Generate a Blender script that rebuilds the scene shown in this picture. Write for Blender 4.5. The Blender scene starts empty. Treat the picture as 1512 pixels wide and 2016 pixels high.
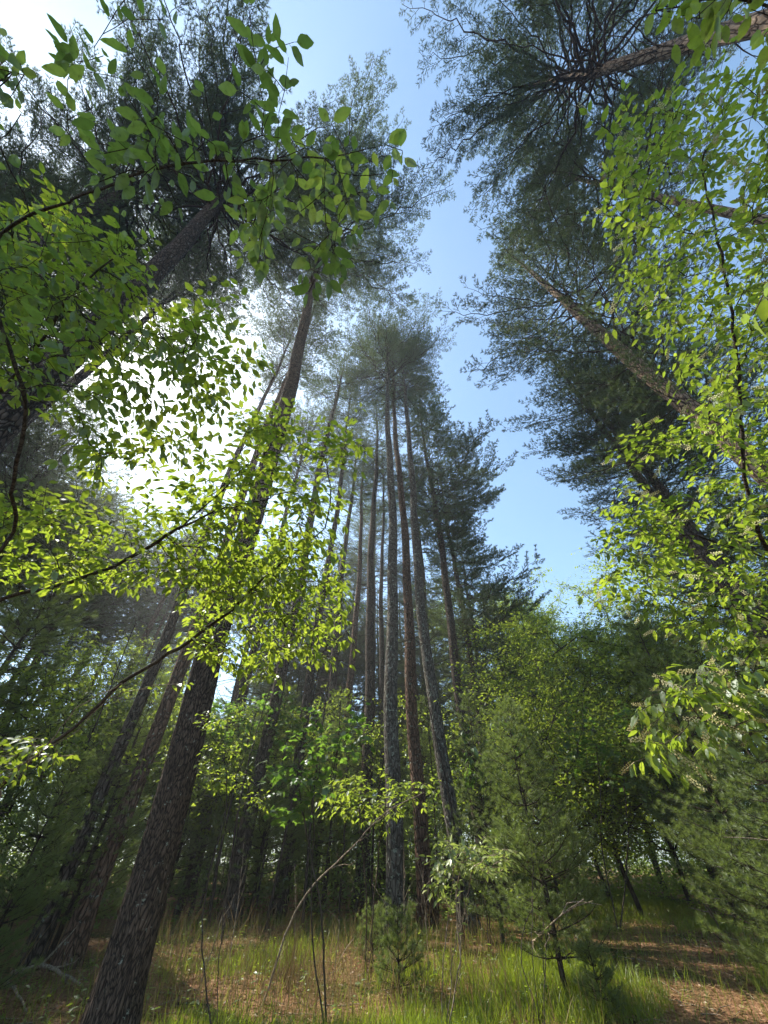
import bpy, math, random
import numpy as np
from mathutils import Vector, noise

rnd = random.Random(7)
rng = np.random.default_rng(11)
S = bpy.context.scene
COL = S.collection
R = math.radians

# ------------------------------------------------------------------ camera, sky, sun, exposure
CAM = Vector((0.0, 0.0, 1.5))
PITCH = R(43.6)
FPX = 727.0                       # focal length in pixels of a 1512 x 2016 picture
cd = bpy.data.cameras.new('camera'); cam = bpy.data.objects.new('camera', cd); COL.objects.link(cam)
cam.location = CAM; cam.rotation_euler = (math.pi/2 + PITCH, 0, 0)
cd.sensor_fit = 'VERTICAL'; cd.sensor_height = 24; cd.lens = 24*FPX/2016
cd.clip_start = 0.02; cd.clip_end = 2000
S.camera = cam

SUN_EL, SUN_AZ = R(52), R(-62)    # azimuth measured from +Y towards +X
w = bpy.data.worlds.new('World'); S.world = w; w.use_nodes = True
nt = w.node_tree; bg = nt.nodes['Background']
sky = nt.nodes.new('ShaderNodeTexSky'); sky.sky_type = 'NISHITA'; sky.sun_disc = False
sky.sun_elevation = SUN_EL; sky.sun_rotation = SUN_AZ
sky.altitude = 100; sky.air_density = 1.0; sky.dust_density = 0.8; sky.ozone_density = 0.6
tint = nt.nodes.new('ShaderNodeMix'); tint.data_type = 'RGBA'; tint.blend_type = 'MULTIPLY'; tint.inputs[0].default_value = 1.0
tint.inputs[7].default_value = (0.94, 1.05, 1.0, 1)
nt.links.new(sky.outputs[0], tint.inputs[6]); nt.links.new(tint.outputs[2], bg.inputs[0]); bg.inputs[1].default_value = 0.15
sl = bpy.data.lights.new('sun', 'SUN'); sl.energy = 5.0; sl.angle = R(0.6); sl.color = (1.0, 0.93, 0.80)
so = bpy.data.objects.new('sun', sl); COL.objects.link(so)
sdir = Vector((math.sin(SUN_AZ)*math.cos(SUN_EL), math.cos(SUN_AZ)*math.cos(SUN_EL), math.sin(SUN_EL)))
so.rotation_euler = sdir.to_track_quat('Z', 'Y').to_euler(); so.location = sdir*60
S.view_settings.view_transform = 'Standard'; S.view_settings.look = 'None'
S.view_settings.exposure = 1.25; S.view_settings.gamma = 1.0

# ------------------------------------------------------------------ measuring helpers
cp, sp = math.cos(PITCH), math.sin(PITCH)
def ray(px, py):
    x = (px-756)/FPX; u = -(py-1008)/FPX
    return Vector((x, cp-u*sp, sp+u*cp))
def PZ(px, py, z): return CAM + ray(px, py)*z            # a point z metres in front of the lens
def PD(px, py, d):                                        # a point at ground distance d
    r = ray(px, py); k = d/math.hypot(r.x, r.y); return CAM + r*k
def sstep(a, b, x):
    t = min(1, max(0, (x-a)/(b-a))); return t*t*(3-2*t)
def H(x, y):
    d = math.hypot(x, y)
    h = 0.42*sstep(5, 13, d) + 0.10*noise.noise((x*0.25, y*0.25, 3.1)) + 0.035*noise.noise((x*1.3, y*1.3, 8.0))
    return h + 0.5*noise.noise((x*0.03, y*0.03, 1.0))*sstep(15, 40, d)

# ------------------------------------------------------------------ objects
def link_mesh(name, me, mat, parent=None):
    o = bpy.data.objects.new(name, me); COL.objects.link(o)
    if mat is not None and not me.materials: me.materials.append(mat)
    if parent is not None: o.parent = parent
    return o
def tag(o, label=None, cat=None, group=None, kind=None):
    if label: o['label'] = label
    if cat: o['category'] = cat
    if group: o['group'] = group
    if kind: o['kind'] = kind
    return o
def empty(name, loc, label, cat, group=None):
    o = bpy.data.objects.new(name, None); COL.objects.link(o); o.location = loc; o.empty_display_size = 0.3
    return tag(o, label, cat, group)

class Geo:
    """collects vertices and faces as arrays"""
    def __init__(s): s.v = []; s.f3 = []; s.f4 = []; s.n = 0
    def add(s, v, f):
        v = np.asarray(v, float).reshape(-1, 3); f = np.asarray(f, int)
        if len(f) == 0: return
        (s.f3 if f.shape[1] == 3 else s.f4).append(f+s.n); s.v.append(v); s.n += len(v)
    def mesh(s, name, smooth=False, origin=(0, 0, 0)):
        me = bpy.data.meshes.new(name)
        v = np.concatenate(s.v) - np.array(origin)
        f3 = np.concatenate(s.f3) if s.f3 else np.zeros((0, 3), int)
        f4 = np.concatenate(s.f4) if s.f4 else np.zeros((0, 4), int)
        me.vertices.add(len(v)); me.vertices.foreach_set('co', v.ravel())
        nl = f3.size+f4.size; me.loops.add(nl)
        me.loops.foreach_set('vertex_index', np.concatenate([f3.ravel(), f4.ravel()]))
        me.polygons.add(len(f3)+len(f4))
        st = np.concatenate([np.arange(len(f3))*3, f3.size+np.arange(len(f4))*4])
        me.polygons.foreach_set('loop_start', st)
        if smooth: me.polygons.foreach_set('use_smooth', np.ones(len(st), bool))
        me.update(calc_edges=True)
        return me

def nrm(a): return a/np.maximum(np.linalg.norm(a, axis=-1, keepdims=True), 1e-9)
def tube(g, pts, rad, sides=6, cap=False):
    P = np.asarray(pts, float); n = len(P)
    if n < 2: return
    T = np.gradient(P, axis=0); T = nrm(T)
    ref = np.array([0, 0, 1.0]) if abs(T[:, 2]).mean() < 0.8 else np.array([1.0, 0, 0])
    A = nrm(np.cross(T, ref)); B = np.cross(T, A)
    a = np.arange(sides)/sides*2*np.pi
    r = np.asarray(rad, float).reshape(-1, 1, 1)*np.ones((n, 1, 1))
    V = P[:, None, :] + r*(np.cos(a)[None, :, None]*A[:, None, :] + np.sin(a)[None, :, None]*B[:, None, :])
    i = np.arange(n-1)[:, None]*sides; j = np.arange(sides)[None, :]; k = (j+1) % sides
    F = np.stack([i+j, i+k, i+sides+k, i+sides+j], -1).reshape(-1, 4)
    g.add(V.reshape(-1, 3), F)

def frames(D, U):
    """orthonormal frames: Y along D, Z as near U as possible"""
    Y = nrm(np.asarray(D, float)); X = nrm(np.cross(Y, U)); Z = np.cross(X, Y)
    return X, Y, Z
def stamp(g, tv, tf, O, X, Y, Z, s):
    O = np.asarray(O); s = np.asarray(s).reshape(-1, 1, 1)
    V = O[:, None, :] + s*(tv[None, :, 0:1]*X[:, None, :] + tv[None, :, 1:2]*Y[:, None, :] + tv[None, :, 2:3]*Z[:, None, :])
    F = tf[None] + (np.arange(len(O))*len(tv))[:, None, None]
    g.add(V.reshape(-1, 3), F.reshape(-1, tf.shape[1]))

# leaf templates, 1 long along Y
def leaf_template(n=5, wid=0.255, curl=0.10, fold=0.22):
    v = []; f = []
    for i in range(n+1):
        t = i/n
        wd = wid*(math.sin(math.pi*min(1, t**0.85))**0.8)*(1-0.25*t) if 0 < i < n else 0.0
        z = -curl*t*t*1.3; wv = 0.018*math.sin(i*2.1)
        v += [(0, t, z), (-wd*(1+wv*4), t, z+wd*fold+wv), (wd*(1-wv*3), t, z+wd*fold-wv)]
    for i in range(n):
        a, b = 3*i, 3*i+3
        if i == 0: f += [(a, b+1, b), (a, b, b+2)]
        elif i == n-1: f += [(a, a+1, b), (a+2, a, b)]
        else: f += [(a, a+1, b+1), (a, b+1, b), (a, b, b+2), (a, b+2, a+2)]
    return np.array(v, float), np.array(f)
LEAF_HI = leaf_template(8)
LEAF_MID = leaf_template(4)
LEAF_LO = (np.array([(0, 0, 0), (-.25, .45, .06), (0, 1, -.08), (.25, .45, .06)], float), np.array([(0, 1, 2), (0, 2, 3)]))

def tuft_template(n, seed, spread=0.9, wid=0.05, back=0.35):
    """needles of one twig end, length about 1, axis +Y"""
    r = np.random.default_rng(seed); V = []; F = []
    for k in range(n):
        a = r.uniform(0, 2*np.pi); b = r.uniform(0.12, spread)
        d = np.array([math.cos(a)*math.sin(b), math.cos(b), math.sin(a)*math.sin(b)])
        o = np.array([0, -back*r.uniform(0, 1), 0]); L = r.uniform(0.75, 1.1)
        s = np.cross(d, r.normal(size=3)); s = s/np.linalg.norm(s)*wid*0.5
        e = o+d*L+np.array([0, 0, -0.10*L])
        i = len(V); V += [o-s, o+s, e]; F.append((i, i+1, i+2))
    return np.array(V), np.array(F)

# ------------------------------------------------------------------ materials
def mat(name):
    m = bpy.data.materials.new(name); m.use_nodes = True
    t = m.node_tree; t.nodes.clear(); return m, t
def N(t, typ, **kw):
    n = t.nodes.new(typ)
    for k, v in kw.items(): setattr(n, k, v)
    return n
def ramp(t, src, stops):
    r = N(t, 'ShaderNodeValToRGB'); e = r.color_ramp.elements
    while len(e) < len(stops): e.new(0.5)
    for q, (p, c) in zip(e, stops): q.position = p; q.color = (*c, 1)
    t.links.new(src, r.inputs[0]); return r.outputs[0]
def mix(t, fac, a, b, typ='MIX'):
    n = N(t, 'ShaderNodeMix'); n.data_type = 'RGBA'; n.blend_type = typ
    for sock, val in ((n.inputs[0], fac), (n.inputs[6], a), (n.inputs[7], b)):
        if hasattr(val, 'links'): t.links.new(val, sock)
        elif isinstance(val, (int, float)): sock.default_value = val
        else: sock.default_value = (*val, 1)
    return n.outputs[2]
def noise_tex(t, scale, detail=3, stretch=None, rough=0.55):
    tc = N(t, 'ShaderNodeTexCoord'); src = tc.outputs['Object']
    if stretch:
        m = N(t, 'ShaderNodeMapping'); m.inputs['Scale'].default_value = stretch
        t.links.new(src, m.inputs[0]); src = m.outputs[0]
    n = N(t, 'ShaderNodeTexNoise'); n.inputs['Scale'].default_value = scale
    n.inputs['Detail'].default_value = detail; n.inputs['Roughness'].default_value = rough
    t.links.new(src, n.inputs[0]); return n.outputs['Fac']

def leaf_mat(name, c1, c2, c3, trans, tfac=0.5, gloss=0.06, rough=0.45, yellow=None):
    """c1..c3 reflectance variation from leaf to leaf, trans = transmitted tint"""
    m, t = mat(name)
    g = N(t, 'ShaderNodeNewGeometry')
    col = ramp(t, g.outputs['Random Per Island'], [(0, c1), (0.5, c2), (1, c3)])
    nz = noise_tex(t, 0.8, 2)
    col = mix(t, nz, col, mix(t, 1.0, col, (0.62, 0.72, 0.55), 'MULTIPLY'))
    mot = ramp(t, noise_tex(t, 45, 4, rough=.65), [(.30, (.50, .48, .30)), (.40, (.86, .86, .8)), (.62, (1.08, 1.06, 1.0))])
    if 'eedle' not in name: col = mix(t, 1.0, col, mot, 'MULTIPLY')
    tr = mix(t, g.outputs['Random Per Island'], trans, tuple(min(1, a*b) for a, b in zip(trans, (0.68, 0.80, 0.7))))
    if 'eedle' not in name: tr = mix(t, 1.0, tr, mot, 'MULTIPLY')
    oi = N(t, 'ShaderNodeObjectInfo')
    col = mix(t, oi.outputs['Random'], col, mix(t, 1.0, col, (1.25, 1.08, 0.85), 'MULTIPLY'))
    d = N(t, 'ShaderNodeBsdfDiffuse'); t.links.new(col, d.inputs[0])
    tl = N(t, 'ShaderNodeBsdfTranslucent'); t.links.new(tr, tl.inputs[0])
    ms = N(t, 'ShaderNodeMixShader'); ms.inputs[0].default_value = tfac
    t.links.new(d.outputs[0], ms.inputs[1]); t.links.new(tl.outputs[0], ms.inputs[2])
    gl = N(t, 'ShaderNodeBsdfGlossy'); gl.inputs['Roughness'].default_value = rough
    gl.inputs[0].default_value = (0.9, 0.95, 1, 1)
    m2 = N(t, 'ShaderNodeMixShader'); m2.inputs[0].default_value = gloss
    t.links.new(ms.outputs[0], m2.inputs[1]); t.links.new(gl.outputs[0], m2.inputs[2])
    o = N(t, 'ShaderNodeOutputMaterial'); t.links.new(m2.outputs[0], o.inputs[0])
    return m

def bark_mat(name, dark, mid, light, lichen=0.0, scale=9.0, bump=0.03, zs=0.28, edge=0.16):
    m, t = mat(name)
    tc = N(t, 'ShaderNodeTexCoord')
    mp = N(t, 'ShaderNodeMapping'); mp.inputs['Scale'].default_value = (1, 1, zs)
    t.links.new(tc.outputs['Object'], mp.inputs[0])
    # wobble the plates
    wz = N(t, 'ShaderNodeTexNoise'); wz.inputs['Scale'].default_value = 5; wz.inputs['Detail'].default_value = 3
    t.links.new(mp.outputs[0], wz.inputs[0])
    ad = N(t, 'ShaderNodeMix'); ad.data_type = 'RGBA'; ad.blend_type = 'LINEAR_LIGHT'; ad.inputs[0].default_value = 0.09
    t.links.new(mp.outputs[0], ad.inputs[6]); t.links.new(wz.outputs['Color'], ad.inputs[7])
    vo = N(t, 'ShaderNodeTexVoronoi'); vo.feature = 'DISTANCE_TO_EDGE'; vo.inputs['Scale'].default_value = scale
    t.links.new(ad.outputs[2], vo.inputs[0])
    v2 = N(t, 'ShaderNodeTexVoronoi'); v2.feature = 'F1'; v2.inputs['Scale'].default_value = scale*2.3
    t.links.new(ad.outputs[2], v2.inputs[0])
    fine = N(t, 'ShaderNodeTexNoise'); fine.inputs['Scale'].default_value = 40; fine.inputs['Detail'].default_value = 6
    t.links.new(mp.outputs[0], fine.inputs[0])
    plates = ramp(t, vo.outputs['Distance'], [(0.0, (0, 0, 0)), (edge, (1, 1, 1))])
    base = ramp(t, fine.outputs['Fac'], [(0.3, mid), (0.7, light)])
    base = mix(t, v2.outputs['Distance'], base, mid)
    col = mix(t, plates, dark, base)
    big = noise_tex(t, 1.3, 4)
    col = mix(t, ramp(t, big, [(0.45, (0, 0, 0)), (0.7, (1, 1, 1))]), col, mix(t, 1.0, col, (0.72, 0.74, 0.76), 'MULTIPLY'))
    if lichen > 0:
        ln = noise_tex(t, 11, 6, rough=0.7)
        lf = ramp(t, ln, [(0.66-0.1*lichen, (0, 0, 0)), (0.70-0.08*lichen, (1, 1, 1))])
        col = mix(t, lf, col, (0.26, 0.29, 0.24))
    b = N(t, 'ShaderNodeBsdfPrincipled'); b.inputs['Roughness'].default_value = 0.92
    b.inputs['Specular IOR Level'].default_value = 0.15
    t.links.new(col, b.inputs['Base Color'])
    mh = N(t, 'ShaderNodeMath', operation='MULTIPLY_ADD'); mh.inputs[1].default_value = 0.35
    t.links.new(fine.outputs['Fac'], mh.inputs[0]); t.links.new(plates, mh.inputs[2])
    bp = N(t, 'ShaderNodeBump'); bp.inputs['Strength'].default_value = 1.0; bp.inputs['Distance'].default_value = bump
    t.links.new(mh.outputs[0], bp.inputs['Height']); t.links.new(bp.outputs[0], b.inputs['Normal'])
    o = N(t, 'ShaderNodeOutputMaterial'); t.links.new(b.outputs[0], o.inputs[0])
    return m

M = {}
M['bark'] = bark_mat('pine_bark', (0.018, 0.013, 0.010), (0.075, 0.055, 0.042), (0.17, 0.135, 0.11), 0.5, scale=17)
M['bark_red'] = bark_mat('reddish_pine_bark', (0.03, 0.018, 0.012), (0.13, 0.075, 0.05), (0.27, 0.17, 0.12), 0.6, scale=16)
M['bark_grey'] = bark_mat('grey_lichen_bark', (0.03, 0.026, 0.022), (0.10, 0.085, 0.07), (0.20, 0.18, 0.155), 1.0, scale=16)
M['bark_tan'] = bark_mat('tan_scaly_bark', (0.05, 0.03, 0.02), (0.20, 0.14, 0.10), (0.42, 0.32, 0.24), 0.3, scale=11)
M['bark_near'] = bark_mat('furrowed_bark', (0.012, 0.009, 0.007), (0.085, 0.058, 0.042), (0.20, 0.145, 0.11), 0.35, scale=34, bump=0.02, zs=0.24, edge=0.2)
M['limb'] = bark_mat('limb_bark', (0.02, 0.014, 0.01), (0.055, 0.04, 0.032), (0.10, 0.075, 0.06), 0.2, scale=20, bump=0.008)
M['twig'] = bark_mat('twig_bark', (0.03, 0.024, 0.018), (0.07, 0.055, 0.04), (0.12, 0.10, 0.075), 0.1, scale=50, bump=0.002)
M['deadwood'] = bark_mat('pale_dead_wood', (0.12, 0.09, 0.06), (0.28, 0.22, 0.16), (0.42, 0.35, 0.27), 0.0, scale=30, bump=0.003)
M['needle'] = leaf_mat('pine_needles', (0.046, 0.074, 0.032), (0.057, 0.090, 0.037), (0.095, 0.11, 0.038), (0.15, 0.20, 0.05), 0.38, 0.04, 0.5)
M['needle_soft'] = leaf_mat('young_pine_needles', (0.075, 0.112, 0.036), (0.098, 0.135, 0.042), (0.135, 0.16, 0.05), (0.28, 0.36, 0.07), 0.45, 0.04, 0.5)
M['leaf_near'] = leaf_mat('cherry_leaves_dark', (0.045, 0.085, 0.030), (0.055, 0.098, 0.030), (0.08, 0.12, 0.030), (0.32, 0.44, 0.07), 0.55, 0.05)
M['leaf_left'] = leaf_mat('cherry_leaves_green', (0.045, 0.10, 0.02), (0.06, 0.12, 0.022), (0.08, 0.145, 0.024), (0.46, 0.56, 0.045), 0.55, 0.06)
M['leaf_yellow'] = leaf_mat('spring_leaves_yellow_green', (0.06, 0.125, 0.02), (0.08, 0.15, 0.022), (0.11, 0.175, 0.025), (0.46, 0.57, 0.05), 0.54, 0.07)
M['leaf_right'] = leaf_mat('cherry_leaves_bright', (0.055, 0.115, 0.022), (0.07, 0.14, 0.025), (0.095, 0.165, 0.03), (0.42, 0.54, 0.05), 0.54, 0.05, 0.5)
M['leaf_maple'] = leaf_mat('maple_leaves', (0.038, 0.085, 0.022), (0.05, 0.10, 0.024), (0.07, 0.12, 0.025), (0.24, 0.42, 0.05), 0.5, 0.05)
M['leaf_pale'] = leaf_mat('pale_leaves', (0.16, 0.22, 0.07), (0.19, 0.25, 0.08), (0.24, 0.28, 0.10), (0.45, 0.55, 0.12), 0.4, 0.06)
M['leaf_far'] = leaf_mat('woodland_leaves', (0.075, 0.12, 0.022), (0.095, 0.145, 0.027), (0.12, 0.165, 0.032), (0.50, 0.62, 0.07), 0.45, 0.03)
M['grass'] = leaf_mat('grass_blades', (0.085, 0.15, 0.018), (0.12, 0.18, 0.022), (0.22, 0.21, 0.05), (0.38, 0.48, 0.03), 0.5, 0.03)
M['straw'] = leaf_mat('dry_stems', (0.30, 0.21, 0.11), (0.24, 0.15, 0.07), (0.38, 0.28, 0.16), (0.3, 0.2, 0.1), 0.25, 0.02)
M['litter'] = leaf_mat('fallen_needles', (0.33, 0.19, 0.10), (0.25, 0.135, 0.07), (0.42, 0.27, 0.155), (0.25, 0.12, 0.05), 0.2, 0.03)
M['blossom'] = leaf_mat('cherry_blossom', (0.68, 0.66, 0.50), (0.74, 0.72, 0.56), (0.78, 0.77, 0.66), (0.5, 0.5, 0.3), 0.3, 0.02)

def ground_mat():
    m, t = mat('forest_floor')
    a = noise_tex(t, 0.55, 5, rough=0.65); b = noise_tex(t, 14, 6, rough=0.7); c = noise_tex(t, 60, 4, stretch=(1, 0.5, 1))
    straw = ramp(t, b, [(0.3, (0.07, 0.036, 0.018)), (0.5, (0.26, 0.145, 0.08)), (0.72, (0.44, 0.28, 0.17))])
    straw = mix(t, ramp(t, c, [(0.42, (0, 0, 0)), (0.62, (1, 1, 1))]), straw, mix(t, 1.0, straw, (0.55, 0.5, 0.5), 'MULTIPLY'))
    moss = ramp(t, b, [(0.3, (0.018, 0.032, 0.008)), (0.7, (0.06, 0.09, 0.02))])
    col = mix(t, ramp(t, a, [(0.50, (0, 0, 0)), (0.60, (1, 1, 1))]), straw, moss)
    p = N(t, 'ShaderNodeBsdfPrincipled'); p.inputs['Roughness'].default_value = 0.95
    p.inputs['Specular IOR Level'].default_value = 0.1
    t.links.new(col, p.inputs['Base Color'])
    bp = N(t, 'ShaderNodeBump'); bp.inputs['Distance'].default_value = 0.05
    t.links.new(b, bp.inputs['Height']); t.links.new(bp.outputs[0], p.inputs['Normal'])
    o = N(t, 'ShaderNodeOutputMaterial'); t.links.new(p.outputs[0], o.inputs[0])
    return m

# ------------------------------------------------------------------ ground: one sheet to the horizon
def build_ground():
    ax = np.concatenate([-np.geomspace(600, 22, 26), np.arange(-21, 21.01, 0.25), np.geomspace(22, 600, 26)])
    n = len(ax); X, Y = np.meshgrid(ax, ax+6)
    Z = np.array([H(x, y) for x, y in zip(X.ravel(), Y.ravel())])
    i, j = np.meshgrid(np.arange(n-1), np.arange(n-1)); b = (j*n+i).ravel()
    g = Geo(); g.add(np.stack([X.ravel(), Y.ravel(), Z], -1), np.stack([b, b+1, b+n+1, b+n], -1))
    o = link_mesh('ground', g.mesh('ground', True), ground_mat()); tag(o, kind='structure')
build_ground()

# ------------------------------------------------------------------ pines
def pine_crown(seed, height, Rmax, whorl=0.5, limbs=5, side=None, shape='top', needle=(0.125, 9, 0.10), sub=0.17, keep=1.0, rise=0.35, tw=0.34, spur=0.17, spl=0.24, nsp=2):
    """needles and limbs of one crown; its origin is the trunk axis at the crown base"""
    r = random.Random(seed); gl = Geo(); gn = Geo()
    O = []; D = []; SZ = []
    z = 0.0
    while z < height:
        t = z/height
        if shape == 'top': prof = (0.62+0.5*math.sin(math.pi*min(1, t*1.15+0.12)))*(1-t**2.2)**0.8
        elif shape == 'cone': prof = (1-t)**0.8*(0.75+0.25*min(1, t*6))
        else: prof = (0.80+0.25*math.sin(t*9+seed))*(1-t**3)**0.7
        nl = max(2, int(limbs*r.uniform(0.7, 1.25)))
        a0 = r.uniform(0, 6.28)
        for k in range(nl):
            if r.random() > keep: continue
            a = a0+k*6.283/nl+r.uniform(-0.4, 0.4)
            L = Rmax*prof*r.uniform(0.6, 1.12)
            if side is not None:
                cs = math.cos(a-side); L *= 0.42+0.58*max(0, cs*0.5+0.5)**0.7
            if L < 0.12: continue
            up = rise*(0.25+1.1*t)+r.uniform(-0.12, 0.18)
            d = Vector((math.cos(a), math.sin(a), 0)); s = Vector((-d.y, d.x, 0))
            n = max(4, int(L/0.3)); pts = []; bend = r.uniform(-0.14, 0.14)
            for i in range(n+1):
                q = i/n
                pts.append(d*L*q + s*L*bend*q*q + Vector((0, 0, z+r.uniform(-.02, .02)+L*(up*q - 0.28*q*(1-q)+0.10*q**3)))
                           + Vector((r.gauss(0, .012), r.gauss(0, .012), r.gauss(0, .012)))*L)
            r0 = 0.007+0.0068*L
            tube(gl, pts, [r0*(1-0.85*i/n) for i in range(n+1)], 4 if L < 2 else 5)
            # side sprays forming a flat plate, each with short spurs carrying needle tufts
            step = sub; q = 0.26 if L > 1.2 else 0.10; sg = 1
            while q < 1.0:
                i = min(n-1, int(q*n)); f = q*n-i; p = pts[i].lerp(pts[i+1], f); T = (pts[i+1]-pts[i]).normalized()
                l = (tw*L*(1.15-q)**0.7+0.16)*r.uniform(0.6, 1.2)
                sd = (T*0.75+s*sg*r.uniform(0.6, 1.0)+Vector((0, 0, r.uniform(-0.05, 0.35)))).normalized()
                m = max(2, int(l/spur)); tp = [p]; dd = sd.copy(); sg2 = 1
                for e in range(m):
                    dd = (dd+Vector((r.gauss(0, .09), r.gauss(0, .09), r.gauss(0.03, .06)))+T*0.06).normalized()
                    tp.append(tp[-1]+dd*l/m); fr = (e+1)/m
                    if fr > 0.15 and tp[-1].length > 0.3:
                        sl_ = spl*(1.25-fr*.8)*r.uniform(.5, 1.3)*min(1, l/.6)
                        side_ = dd.cross(Vector((0, 0, 1)))
                        for c in range(nsp):
                            sp_ = (dd*r.uniform(.5, 1.1)+side_*sg2*r.uniform(.4, 1.1)+Vector((0, 0, r.gauss(.16, .28)))).normalized(); sg2 = -sg2
                            for u in (0.25, 0.65, 1.0):
                                if u < 1 and sl_ < .12 and u != .65: continue
                                O.append(tp[-1]+sp_*sl_*u+Vector((r.gauss(0, .015), r.gauss(0, .015), r.gauss(.01, .015)))); D.append(sp_); SZ.append(r.uniform(.75, 1.15))
                tube(gl, tp, [0.0045*(1-0.6*i2/m)+0.0008*L for i2 in range(m+1)], 3)
                O.append(tp[-1]); D.append(dd.copy()); SZ.append(1.0)
                sg = -sg; q += step/L*r.uniform(0.7, 1.3)
            O.append(pts[-1]); D.append((pts[-1]-pts[-2]).normalized()); SZ.append(1.1)
        z += whorl*r.uniform(0.7, 1.3)
    tube(gl, [(0, 0, 0), (0, 0, height*.5), (0, 0, height)], [.02, .012, .004], 4)
    O = np.array(O); D = np.array(D); SZ = np.array(SZ)*needle[0]
    for v in range(4):
        idx = np.arange(v, len(O), 4)
        tv, tf = tuft_template(needle[1], seed*10+v, wid=needle[2])
        X, Y, Z = frames(D[idx], np.array([0.02, 0.03, 1.0]))
        stamp(gn, tv, tf, O[idx], X, Y, Z, SZ[idx])
    return gl.mesh('pine_limbs'), gn.mesh('pine_needles')

def dead_whorls(seed, height):
    """bare broken lower limbs along a stretch of trunk"""
    r = random.Random(seed); g = Geo(); z = 0.0
    while z < height:
        for k in range(r.choice((1, 2, 3, 4))):
            a = r.uniform(0, 6.28); L = r.choice((0.3, 0.6, 1.0, 1.5, 2.0))*r.uniform(.6, 1.1)
            d = Vector((math.cos(a), math.sin(a), r.uniform(-.15, .35))); pts = [Vector((0, 0, z))]
            n = max(3, int(L/0.22))
            for i in range(n):
                d = (d+Vector((r.gauss(0, .13), r.gauss(0, .13), r.gauss(-.01, .10)))).normalized()
                pts.append(pts[-1]+d*L/n)
            tube(g, pts, [0.006+0.011*(1-i/n)*min(1, L) for i in range(n+1)], 4)
            for i in range(1, n):
                if r.random() < 0.55:
                    dd = (d+Vector((r.gauss(0, .7), r.gauss(0, .7), r.gauss(0, .4)))).normalized(); l = L*r.uniform(.12, .4)
                    p = pts[i]; q1 = p+dd*l*.5+Vector((0, 0, r.gauss(0, .03))); q2 = q1+(dd+Vector((r.gauss(0, .3), r.gauss(0, .3), .1))).normalized()*l*.5
                    tube(g, [p, q1, q2], [.006, .004, .002], 3)
        z += r.uniform(.25, .75)
    tube(g, [(0, 0, 0), (0, 0, z*.5), (0, 0, z)], [.03, .03, .03], 4)
    return g.mesh('dead_branches')

CROWNS = {}
def crown(key):
    if key not in CROWNS:
        spec = {
         'topA': dict(seed=1, height=9, Rmax=4.9, whorl=.42),
         'topB': dict(seed=2, height=11, Rmax=4.4, limbs=5),
         'topC': dict(seed=3, height=8, Rmax=4.9, limbs=5, rise=0.5, whorl=.42),
         'fan':  dict(seed=8, height=9.5, Rmax=6.0, limbs=6, rise=0.62, tw=0.26, whorl=0.5, sub=.15, spur=.15, needle=(0.13, 10, 0.085)),
         'fanR': dict(seed=9, height=9.5, Rmax=7.0, limbs=6, rise=0.45, tw=0.30, whorl=0.42, side=-0.45, spur=.15),
         'long': dict(seed=4, height=17, Rmax=4.6, shape='long', whorl=0.52, limbs=5, keep=.88, needle=(0.13, 11, 0.09)),
         'side': dict(seed=5, height=19, Rmax=5.2, shape='long', side=0.0, whorl=0.55, limbs=6, keep=.9, rise=.25, needle=(0.14, 11, 0.11)),
         'thin': dict(seed=6, height=10, Rmax=2.9, limbs=4, shape='top', keep=0.8),
         'sap':  dict(seed=21, height=4.6, Rmax=1.5, shape='cone', whorl=0.30, limbs=6, needle=(0.11, 22, 0.035), sub=0.12, rise=0.6, spur=.12, spl=.14, tw=.42),
         'sapB': dict(seed=22, height=6.5, Rmax=2.0, shape='cone', whorl=0.36, limbs=6, needle=(0.12, 18, 0.045), sub=0.14, rise=0.5, spur=.14, spl=.16, tw=.40),
         'seed': dict(seed=23, height=1.0, Rmax=0.48, shape='cone', whorl=0.15, limbs=5, needle=(0.085, 30, 0.025), sub=0.07, rise=0.8, spur=.07, spl=.07, tw=.42),
        }[key]
        CROWNS[key] = pine_crown(**spec)
        if key[:3] in ('sap', 'see'): CROWNS[key][1].materials.append(M['needle_soft'])
        else: CROWNS[key][1].materials.append(M['needle'])
        CROWNS[key][0].materials.append(M['limb'])
    return CROWNS[key]
CH = {'fanR': 9.5, 'topA': 9, 'topB': 11, 'topC': 8, 'fan': 9.5, 'long': 17, 'side': 19, 'thin': 10, 'sap': 4.6, 'sapB': 6.5, 'seed': 1.0}
DEAD = []
def dead(i):
    if not DEAD:
        for s in range(3):
            me = dead_whorls(50+s, 10); me.materials.append(M['limb']); DEAD.append(me)
    return DEAD[i % 3]

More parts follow.
